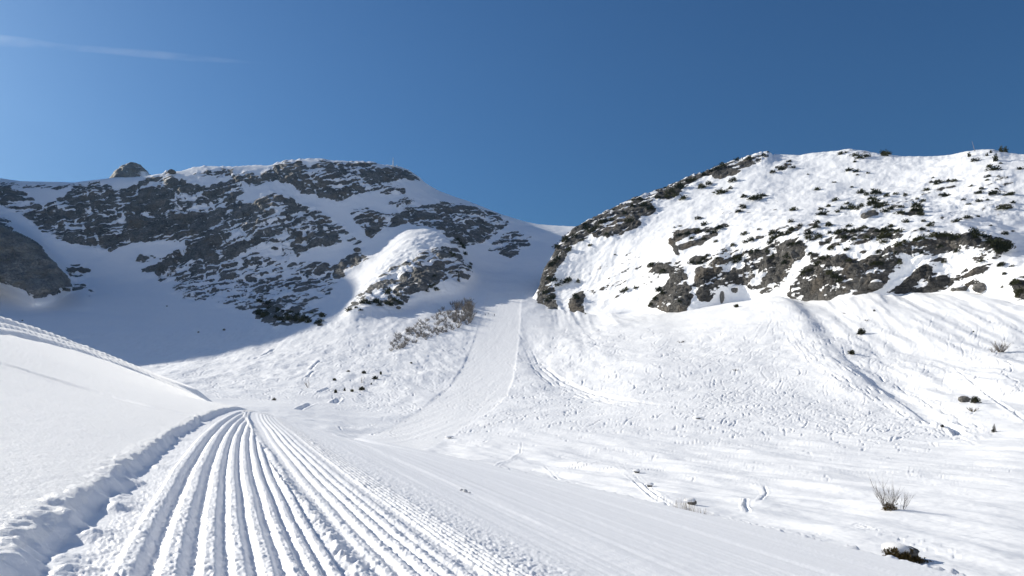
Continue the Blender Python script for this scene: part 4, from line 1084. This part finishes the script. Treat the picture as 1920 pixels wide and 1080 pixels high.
bush(1625, 602, 5, 68, 9, 'few low twigs on the snow under the right cliffs', rad=.04, spread=1.6, wx=2.4)
bush(1583, 590, 4, 69, 8, 'tiny dark twigs on the snow under the right cliffs', rad=.05, spread=1.6, wx=2.2)
# the thicket beside the run: every leafless shrub for itself
SHR = [bare_shrub(400 + k, 11, spread=.9, rad=.032, sub=3).mesh('bare_shrub', M_TWIG) for k in range(5)]
THK = [(722, 656), (738, 632), (788, 604), (836, 578), (856, 566), (884, 566), (887, 592), (884, 606), (842, 624), (800, 638), (758, 652), (734, 662)]
def inside(poly, x, y):
    c = False; j = len(poly) - 1
    for i in range(len(poly)):
        if (poly[i][1] > y) != (poly[j][1] > y) and x < (poly[j][0] - poly[i][0]) * (y - poly[i][1]) / (poly[j][1] - poly[i][1]) + poly[i][0]: c = not c
        j = i
    return c
cnt = 0
while cnt < 235:
    u, v = r_.uniform(715, 890), r_.uniform(560, 664)
    if not inside(THK, u, v): continue
    dense = u > 852
    if (dense and r_.random() < .6) or (not dense and r_.random() < .25): continue
    if not dense and math.sin(u * .21 + v * .5) + math.sin(v * .33 - u * .13) > .9: continue
    p = slope_point(u, v); H = px(p.y, r_.uniform(9, 15) if dense else r_.uniform(5, 9))
    o = link('bare_shrub', r_.choice(SHR), None, p); o.scale = (H * 1.25, H * 1.25, H); o.rotation_euler = (0, 0, r_.uniform(0, 6.28))
    tag(o, 'leafless shrub in the dark dense right end of the thicket' if dense else 'leafless shrub in the loose snowy middle of the thicket' if u > 790 else 'leafless shrub in the sparse lower left tail of the thicket', 'shrub',
        'shrubs of the dense thicket end' if dense else 'shrubs of the loose thicket middle' if u > 790 else 'shrubs of the sparse thicket tail'); cnt += 1
for k in range(12):
    u, v = r_.uniform(858, 887), r_.uniform(572, 606)
    p = slope_point(u, v); H = px(p.y, r_.uniform(9, 15))
    o = link('bare_shrub', r_.choice(SHR), None, p); o.scale = (H * .8, H * .8, H); o.rotation_euler = (0, 0, r_.uniform(0, 6.28))
    tag(o, 'leafless shrub in the dark dense right end of the thicket', 'shrub', 'shrubs of the dense thicket end')

# the willow in the right foreground: bare stems over evergreen twigs
p = slope_point(1668, 957); H = px(p.y, 60)
t = empty('willow_bush', p, 'bare willow bush with long grey twigs leaning left in the right foreground', 'bush')
w = bare_shrub(500, 17, (-.2, 0), .75, .008, 8, .6)
link('stems', w.mesh('willow_stems', M_TWIG), t).scale = (H, H, H)
w = bare_shrub(501, 7, (.3, 0), .7, .009, 7, .6)
o = link('side_stems', w.mesh('willow_stems', M_TWIG), t, (H * .42, 0, 0)); o.scale = (H * .62, H * .62, H * .62)
o = link('evergreen_foliage', tuft_mesh('evergreen', M_HEATH, 77, 70, 6, .4, .25, .42, .14, .018), t, (0, 0, -.02)); o.scale = (H * .75, H * .75, H * .62)
# dry stems along the track edge
for (u, v, h, n, lb) in [(1266, 968, 22, 9, 'pale dry stems at the left end of the row along the track edge'), (1279, 972, 30, 12, 'tallest pale dry stems in the row along the track edge'), (1293, 976, 30, 12, 'dense pale dry stems in the middle of the row at the track edge'),
                         (1307, 979, 25, 11, 'pale dry stems right of the middle of the row at the track edge'), (1321, 983, 22, 9, 'short pale dry stems near the right end of the row'), (1336, 986, 17, 6, 'last thin dry stems at the right end of the row')]:
    q = slope_point(u, v + 4); H = px(q.y, h)
    m = MB(); rr = random.Random(int(u))
    for k in range(n * 2):
        x = rr.uniform(-.5, .5); y = rr.uniform(-.4, .4); hh = rr.uniform(.5, 1.1)
        a, b = x + rr.uniform(-.16, .05), y + rr.uniform(-.1, .1)
        m.tube([(x, y, -.25), ((x + a) / 2, (y + b) / 2, hh * .55), (a + rr.uniform(-.1, .05), b, hh)], [.016, .013, .006], 3)
    o = link('dry_stems', m.mesh('dry_stems', M_STRAW), None, q); o.scale = (H * .62, H * .62, H)
    tag(o, lb, 'dry stems', 'pale dry stems in a row along the track edge')

# ------------------------------------------------------------------ boulders with snow caps
import bmesh
def rock_mesh(name, mat, seed, sub=3, amp=.28, sq=(1, 1, 1)):
    bm = bmesh.new(); bmesh.ops.create_icosphere(bm, subdivisions=sub, radius=1)
    A = np.array([v.co for v in bm.verts])
    d = fbm(A[:, 0] * 1.3 + seed * 7, A[:, 1] * 1.3, A[:, 2] * 1.3, 4, seed, .55) * amp * 2
    d += .12 * np.round(noise(A[:, 0] * 2.2 + seed, A[:, 1] * 2.2, A[:, 2] * 2.2, seed) * 2) / 2
    for v, k in zip(bm.verts, d): v.co = Vector(v.co[i] * sq[i] * (1 + k) for i in range(3))
    me = bpy.data.meshes.new(name); bm.to_mesh(me); bm.free(); me.materials.append(mat); return me
def cap_mesh(name, seed, sq=(1.02, 1.02, .7)):
    bm = bmesh.new(); bmesh.ops.create_icosphere(bm, subdivisions=3, radius=1)
    for v in bm.verts:
        x = v.co.copy(); k = 1 + .12 * math.sin(3 * x.x + seed) + .08 * math.cos(4 * x.y + seed)
        v.co = Vector((x.x * sq[0] * k, x.y * sq[1] * k, max(x.z, -.25) * sq[2] * k))
    for f in bm.faces: f.smooth = True
    me = bpy.data.meshes.new(name); bm.to_mesh(me); bm.free(); me.materials.append(M_BANK); return me

def boulder(u, v, w, h, label, seed, cap=True, where=slope_point, sq=(1, .8, .8), capoff=(0, 0, .45), capsz=.92, name='boulder'):
    p = where(u, v); W, H = px(p.y, w) / 2, px(p.y, h) / 2
    t = empty(name, p, label, 'boulder'); 
    o = link('rock', rock_mesh('rock', M_STONE, seed, 3, .22, sq), t, (0, 0, H * .55)); o.scale = (W, W, H)
    if cap:
        o = link('snow_cap', cap_mesh('snow_cap', seed), t, (capoff[0] * W, capoff[1] * W, H * (.55 + capoff[2]))); o.scale = (W * capsz, W * capsz * .9, H * capsz)
    return t
t = boulder(1690, 1051, 62, 40, 'dark boulder capped with snow and brown heath beside the track edge', 3, True, slope_point, (1, .6, .85), (-.05, .22, .34), .86)
Y = t.location.y
HTH = [tuft_mesh('heath', M_HEATH, 88 + k, 190, 5, .5, .4, .6, .13, .022) for k in range(3)]
for k, (dx, dy, dz, a, b, c) in enumerate([(-24, -16, 4, 34, 30, 46), (-4, -22, 2, 40, 30, 36), (16, -22, -2, 40, 26, 28), (36, -18, -6, 26, 22, 20), (52, -14, -9, 16, 14, 12), (8, -10, 16, 20, 14, 18)]):
    o = link('heath', HTH[k % 3], t, (px(Y, dx), px(Y, dy), px(Y, dz))); o.scale = (px(Y, a), px(Y, b), px(Y, c)); o.rotation_euler = (0, 0, k)
boulder(1297, 946, 17, 13, 'small dark rock under a pointed snow cap above the dry stems', 5, True, slope_point, (1, .8, .8), (-.35, .2, .5), 1.15)
boulder(1218, 914, 13, 8, 'small snow hump with a dark rock showing, the lower of two', 6, True, slope_point, (.8, .7, .8), (-.2, .1, .5), 1.25)
boulder(1194, 887, 12, 7, 'small snow hump with a dark rock showing, the upper of two', 7, True, slope_point, (.8, .7, .8), (-.1, .2, .5), 1.2)
boulder(1808, 755, 20, 17, 'grey boulder on the right slope beside a green dwarf pine', 8, False)
boulder(843, 822, 14, 6, 'snow covered lump beside the lower right edge of the ski run', 9, True, slope_point, (.6, .6, .5), (0, 0, .3), 1.3)
boulder(1309, 786, 14, 6, 'snow covered lump in the middle of the tracked slope', 10, True, slope_point, (.6, .6, .5), (0, 0, .3), 1.3)
boulder(1625, 408, 22, 14, 'round brown boulder among the pines high on the right mountain', 11, False, right_point)
boulder(1353, 566, 12, 28, 'slim snowy rock pinnacle in front of the middle cliffs', 12, True, right_point, (.7, .7, 1), (0, 0, .6), .6)
boulder(1378, 548, 14, 16, 'small snowy rock with rounded cap at the foot of the middle cliffs', 13, True, right_point, (1, .8, .8), (0, 0, .5), .9)
boulder(1642, 540, 26, 17, 'rounded snow topped boulder at the foot of the right cliffs', 14, True, right_point, (1, .8, .9), (0, .1, .55), .85)
boulder(1790, 553, 14, 10, 'reddish brown boulder on the snow at the right end of the cliffs', 15, False, right_point)
boulder(1840, 546, 30, 22, 'rough grey boulder at the right end of the cliffs', 16, False, right_point)
boulder(1806, 546, 24, 14, 'grey boulder half under snow left of the rough one', 17, True, right_point, (1, .8, .8), (-.2, .1, .5), .8)
boulder(670, 472, 13, 12, 'dark pointed boulder alone on the shaded snow of the left mountain', 18, False)
boulder(322, 326, 14, 12, 'dark knob of rock on the crest of the left mountain', 19, False)
boulder(747, 580, 9, 8, 'small grey boulder at the foot of the sunlit spur', 20, False)
boulder(1036, 588, 20, 14, 'grey boulder at the foot of the rock rib beside the ski run', 21, False, right_point)
for (u, v, w, lb) in [(372, 624, 4, 'tiny dark stone, middle one on the shaded snow bowl'), (313, 575, 3, 'tiny dark stone high on the shaded snow bowl'), (420, 620, 5, 'dark stone alone near the lower right of the shaded bowl'), (42, 603, 3, 'tiny dark stone at the far left of the shaded bowl')]:
    o = boulder(u, v, w, w, lb, int(u), False)

# ------------------------------------------------------------------ the far rock dome behind the left crest
def dome():
    n, m = 72, 40
    Y0 = 1010.0; c = Vector(((251 - 960) / F * Y0, Y0, (HZ - 345) / F * Y0))
    th = np.linspace(0, 2 * np.pi, n); rr = np.linspace(0, 1, m)
    R, T = np.meshgrid(rr, th, indexing='ij')
    prof = np.interp(R, [0, .12, .3, .5, .7, .85, 1], [1.0, .97, .86, .68, .45, .2, -.15])
    X = R * np.cos(T) * px(Y0, 40) * (1 - .1 * np.cos(T)); Yy = R * np.sin(T) * px(Y0, 40); Zz = prof * px(Y0, 39)
    P = np.stack([X, Yy, Zz], -1)
    nz = fbm(X / 9, Yy / 9, Zz / 9, 4, 301, .55, ridged=True); s2 = fbm((X + Zz) / 20, Yy / 20, (Zz - .6 * X) / 3.5, 3, 302)
    dr = (3.0 * nz + 2.0 * s2) * ss(0, .15, R)
    P[..., 0] += dr * np.cos(T) * .8; P[..., 1] += dr * np.sin(T) * .8; P[..., 2] += dr * .5
    rock = np.clip(.62 + .5 * s2 + .3 * nz - .6 * ss(.2, .6, .5 * np.cos(T) * R + .1), 0, 1)
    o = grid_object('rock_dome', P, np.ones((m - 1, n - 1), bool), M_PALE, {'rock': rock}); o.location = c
    tag(o, 'rounded grey rock dome peeking over the crest of the left mountain', 'rock peak')
dome()

# ------------------------------------------------------------------ conifers
def conifer(u, v, w, h, label, where, seed):
    p = where(u, v); W, H = px(p.y, w), px(p.y, h)
    t = empty('conifer', p, label, 'tree'); r = random.Random(seed)
    m = MB(); m.tube([(0, 0, -.3), (0, 0, H * .5), (0, 0, H * .95)], [W * .09, W * .06, W * .015], 5)
    link('trunk', m.mesh('trunk', M_WOOD), t)
    m = MB(); n = 11
    for k in range(n):
        f = k / (n - 1); z = H * (.08 + .88 * f); R = W * .5 * (1 - f) ** .75 + W * .05
        for j in range(9):
            a = r.uniform(0, 6.28); l = R * r.uniform(.7, 1.1)
            d = Vector((math.cos(a), math.sin(a), 0)); s_ = Vector((-d.y, d.x, 0)) * l * .32
            o0 = Vector((0, 0, z + r.uniform(-.03, .03) * H))
            m.add([o0, o0 + d * l * .55 + s_ - Vector((0, 0, l * .10)), o0 + d * l - Vector((0, 0, l * .38)), o0 + d * l * .55 - s_ - Vector((0, 0, l * .10))], [(0, 1, 2, 3)])
    link('crown', m.mesh('crown', M_PINE), t)
conifer(860, 529, 8, 21, 'slim dark conifer alone on the right flank of the sunlit spur', slope_point, 1)
conifer(1864, 811, 11, 17, 'tiny conifer sapling with layered branches on the lower right slope', slope_point, 2)

# ------------------------------------------------------------------ mast, marker, leaning pole
p = slope_point(737, 310.5); H = px(p.y, 15)
t = empty('mast', p, 'tall thin pale mast on the summit of the left mountain', 'mast')
m = MB(); m.tube([(0, 0, -1), (0, 0, H * .62)], [.6, .5], 8); link('pole', m.mesh('pole', M_STEEL), t)
m = MB(); m.tube([(0, 0, H * .62), (0, 0, H)], [.32, .25], 6)
m.tube([(-.5, 0, H * .9), (.5, 0, H * .9)], [.07, .07], 6); link('antenna', m.mesh('antenna', M_STEEL), t)
m = MB(); m.tube([(0, 0, -.2), (0, 0, .4)], [.6, .6], 8); link('base', m.mesh('base', M_STEEL), t)
p = slope_point(744, 312); m = MB(); m.tube([(0, 0, -.6), (0, 0, 1.7)], [.45, .45], 8); m.tube([(0, 0, 1.7), (0, 0, 1.95)], [.55, .1], 8)
tag(link('marker_post', m.mesh('marker_post', M_STEEL), None, p), 'short white marker post beside the mast on the left summit', 'post')
p = right_point(1828.5, 284); H = px(p.y, 19)
t = empty('leaning_pole', p, 'thin weathered pole leaning left on the crest of the right mountain', 'pole')
m = MB(); m.tube([(.05, 0, -.6), (-.14 * H, 0, H * .5), (-.29 * H, 0, H)], [.11, .09, .05], 6); link('pole', m.mesh('pole', M_POLE), t)
m = MB(); m.tube([(0, 0, -.4), (0, 0, .5)], [.35, .22], 7); link('footing', m.mesh('footing', M_STONE), t)

# ------------------------------------------------------------------ skiers resting on the run
def person(u, v, label, lean, rz):
    p = slope_point(u, v)
    J = {'pel': (0, 0, .92), 'waist': (0, .02, 1.08), 'chest': (0, .05 + lean, 1.32), 'neck': (0, .08 + lean, 1.5), 'head': (0, .10 + lean, 1.64), 'top': (0, .10 + lean, 1.74),
         'hl': (-.10, 0, .88), 'kl': (-.13, .10, .48), 'al': (-.13, -.02, .09), 'tl': (-.14, .2, .05), 'hr': (.10, 0, .88), 'kr': (.13, .10, .48), 'ar': (.13, -.02, .09), 'tr': (.14, .2, .05),
         'sl': (-.19, .06 + lean, 1.42), 'el': (-.30, .10 + lean, 1.16), 'wl': (-.28, .34, 1.05), 'pl': (-.27, .42, 1.05), 'sr': (.19, .06 + lean, 1.42), 'er': (.30, .10 + lean, 1.16), 'wr': (.28, .34, 1.05), 'pr': (.27, .42, 1.05)}
    R = {'pel': .15, 'waist': .14, 'chest': .17, 'neck': .065, 'head': .105, 'top': .07, 'hl': .11, 'kl': .075, 'al': .06, 'tl': .05, 'hr': .11, 'kr': .075, 'ar': .06, 'tr': .05, 'sl': .09, 'el': .055, 'wl': .045, 'pl': .05, 'sr': .09, 'er': .055, 'wr': .045, 'pr': .05}
    E_ = [('pel', 'waist'), ('waist', 'chest'), ('chest', 'neck'), ('neck', 'head'), ('head', 'top'), ('pel', 'hl'), ('hl', 'kl'), ('kl', 'al'), ('al', 'tl'), ('pel', 'hr'), ('hr', 'kr'), ('kr', 'ar'), ('ar', 'tr'),
          ('chest', 'sl'), ('sl', 'el'), ('el', 'wl'), ('wl', 'pl'), ('chest', 'sr'), ('sr', 'er'), ('er', 'wr'), ('wr', 'pr')]
    k = list(J); me = bpy.data.meshes.new('person')
    me.from_pydata([J[a] for a in k], [(k.index(a), k.index(b)) for a, b in E_], []); me.materials.append(M_CLOTH)
    t = empty('person', p, label, 'person'); t.rotation_euler = (0, 0, rz)
    b = link('body', me, t)
    sk = b.modifiers.new('skin', 'SKIN'); sd = b.modifiers.new('sub', 'SUBSURF'); sd.levels = sd.render_levels = 1
    if not me.skin_vertices: 
        me.attributes.new if False else None
        bpy.context.view_layer.objects.active = b
    for i, a in enumerate(k):
        me.skin_vertices[0].data[i].radius = (R[a], R[a]); me.skin_vertices[0].data[i].use_root = (a == 'pel')
    m = MB(); n = 10
    for a in range(5):
        for c in range(n):
            q, w_ = a / 4 * 1.5, c / n * 6.283
            m.v.append((.125 * math.cos(q) * math.cos(w_), .135 * math.cos(q) * math.sin(w_) + .10 + lean, 1.66 + .125 * math.sin(q)))
    m.f = [(a * n + c, a * n + (c + 1) % n, (a + 1) * n + (c + 1) % n, (a + 1) * n + c) for a in range(4) for c in range(n)] + [tuple(range(4 * n, 5 * n))]
    link('helmet', m.mesh('helmet', M_HELM, True), t)
person(910, 593.5, 'person in dark ski clothes nearest the edge of the ski run', .05, 2.2)
person(915.5, 590.5, 'person in dark ski clothes standing highest on the ski run', .0, 1.2)
person(926.8, 593.5, 'person in dark ski clothes standing farthest out on the ski run', .03, -2.6)

# ------------------------------------------------------------------ clods of snow left by the groomer
CL = [cap_mesh('snow_clod', 30 + k, (1, .8, .9)) for k in range(4)]
for (u, v, w, lb) in [(872, 923, 11, 'largest snow clod lying alone on the smooth half of the track'), (865, 921, 7, 'small snow clod just left of the largest one on the track'), (880, 927, 6, 'small snow clod just right of the largest one on the track')]:
    p = near_point(u, v); o = link('snow_clod', random.choice(CL), None, p + Vector((0, 0, .008))); k = px(p.y, w) * .5; o.scale = (k, k, k * .8); o.rotation_euler = (0, 0, u)
    tag(o, lb, 'snow clod')

# ------------------------------------------------------------------ thin streak of cloud, far above the left mountain
def cloud(pts, label, dens, Yd=5200.0):
    m = MB(); n = 10
    P_, R_ = [], []
    for (u, v, h) in pts:
        P_.append(Vector(((u - 960) / F * Yd, Yd, (HZ - v) / F * Yd))); R_.append(px(Yd, h) / 2)
    m.tube(P_, R_, n)
    mt, t, b = nodes_of('cloud_vapour')
    t.nodes.remove(b)
    out = [x for x in t.nodes if x.type == 'OUTPUT_MATERIAL'][0]
    vol = t.nodes.new('ShaderNodeVolumePrincipled'); vol.inputs['Color'].default_value = (1, 1, 1, 1); vol.inputs['Anisotropy'].default_value = .3
    tcn = t.nodes.new('ShaderNodeTexCoord'); mpn = t.nodes.new('ShaderNodeMapping'); mpn.inputs['Scale'].default_value = (.0022, .0022, .012); mpn.inputs['Rotation'].default_value = (0, .10, 0)
    nzn = tex_noise(t, 1.0, 4, .6, mpn.outputs['Vector']); t.links.new(tcn.outputs['Object'], mpn.inputs['Vector'])
    mr = t.nodes.new('ShaderNodeMapRange'); mr.inputs['From Min'].default_value = .36; mr.inputs['From Max'].default_value = .72; mr.inputs['To Max'].default_value = dens * 2.4
    t.links.new(nzn.outputs['Fac'], mr.inputs['Value']); t.links.new(mr.outputs['Result'], vol.inputs['Density'])
    t.links.new(vol.outputs[0], out.inputs['Volume'])
    o = link('cloud', m.mesh('cloud', mt, True)); tag(o, label, 'cloud')
cloud([(-150, 55, 4), (-60, 68, 16), (0, 76, 22), (60, 82, 20), (110, 88, 13), (170, 92, 12), (240, 98, 14), (300, 103, 15), (350, 108, 13), (420, 113, 9), (500, 119, 2)], 'thin white streak of cloud slanting across the sky at the upper left', .0006)

# ------------------------------------------------------------------ thin winter haze in the valley air
lo = np.array([9e9] * 3); hi = -lo
for o in list(scn.objects):
    if o.type == 'MESH' and o.get('kind') == 'structure':
        for c in o.bound_box:
            lo = np.minimum(lo, c); hi = np.maximum(hi, c)
m = MB(); a, b = lo - 1.5, hi + 2.0; a[1] = min(a[1], -3)
m.add([(x, y, z) for z in (a[2], b[2] + 30) for x, y in ((a[0], a[1]), (b[0], a[1]), (b[0], b[1]), (a[0], b[1]))],
      [(3, 2, 1, 0), (4, 5, 6, 7), (0, 1, 5, 4), (1, 2, 6, 5), (2, 3, 7, 6), (3, 0, 4, 7)])
hm, ht, hb = nodes_of('valley_air'); ht.nodes.remove(hb)
hv = ht.nodes.new('ShaderNodeVolumePrincipled'); hv.inputs['Density'].default_value = .00003; hv.inputs['Color'].default_value = (0.35, 0.65, 1, 1); hv.inputs['Anisotropy'].default_value = 0.3
ht.links.new(hv.outputs[0], [x for x in ht.nodes if x.type == 'OUTPUT_MATERIAL'][0].inputs['Volume'])
tag(link('haze', m.mesh('haze', hm)), 'thin pale winter haze filling the valley air', 'haze', kind='stuff')
print('haze box', a, b)
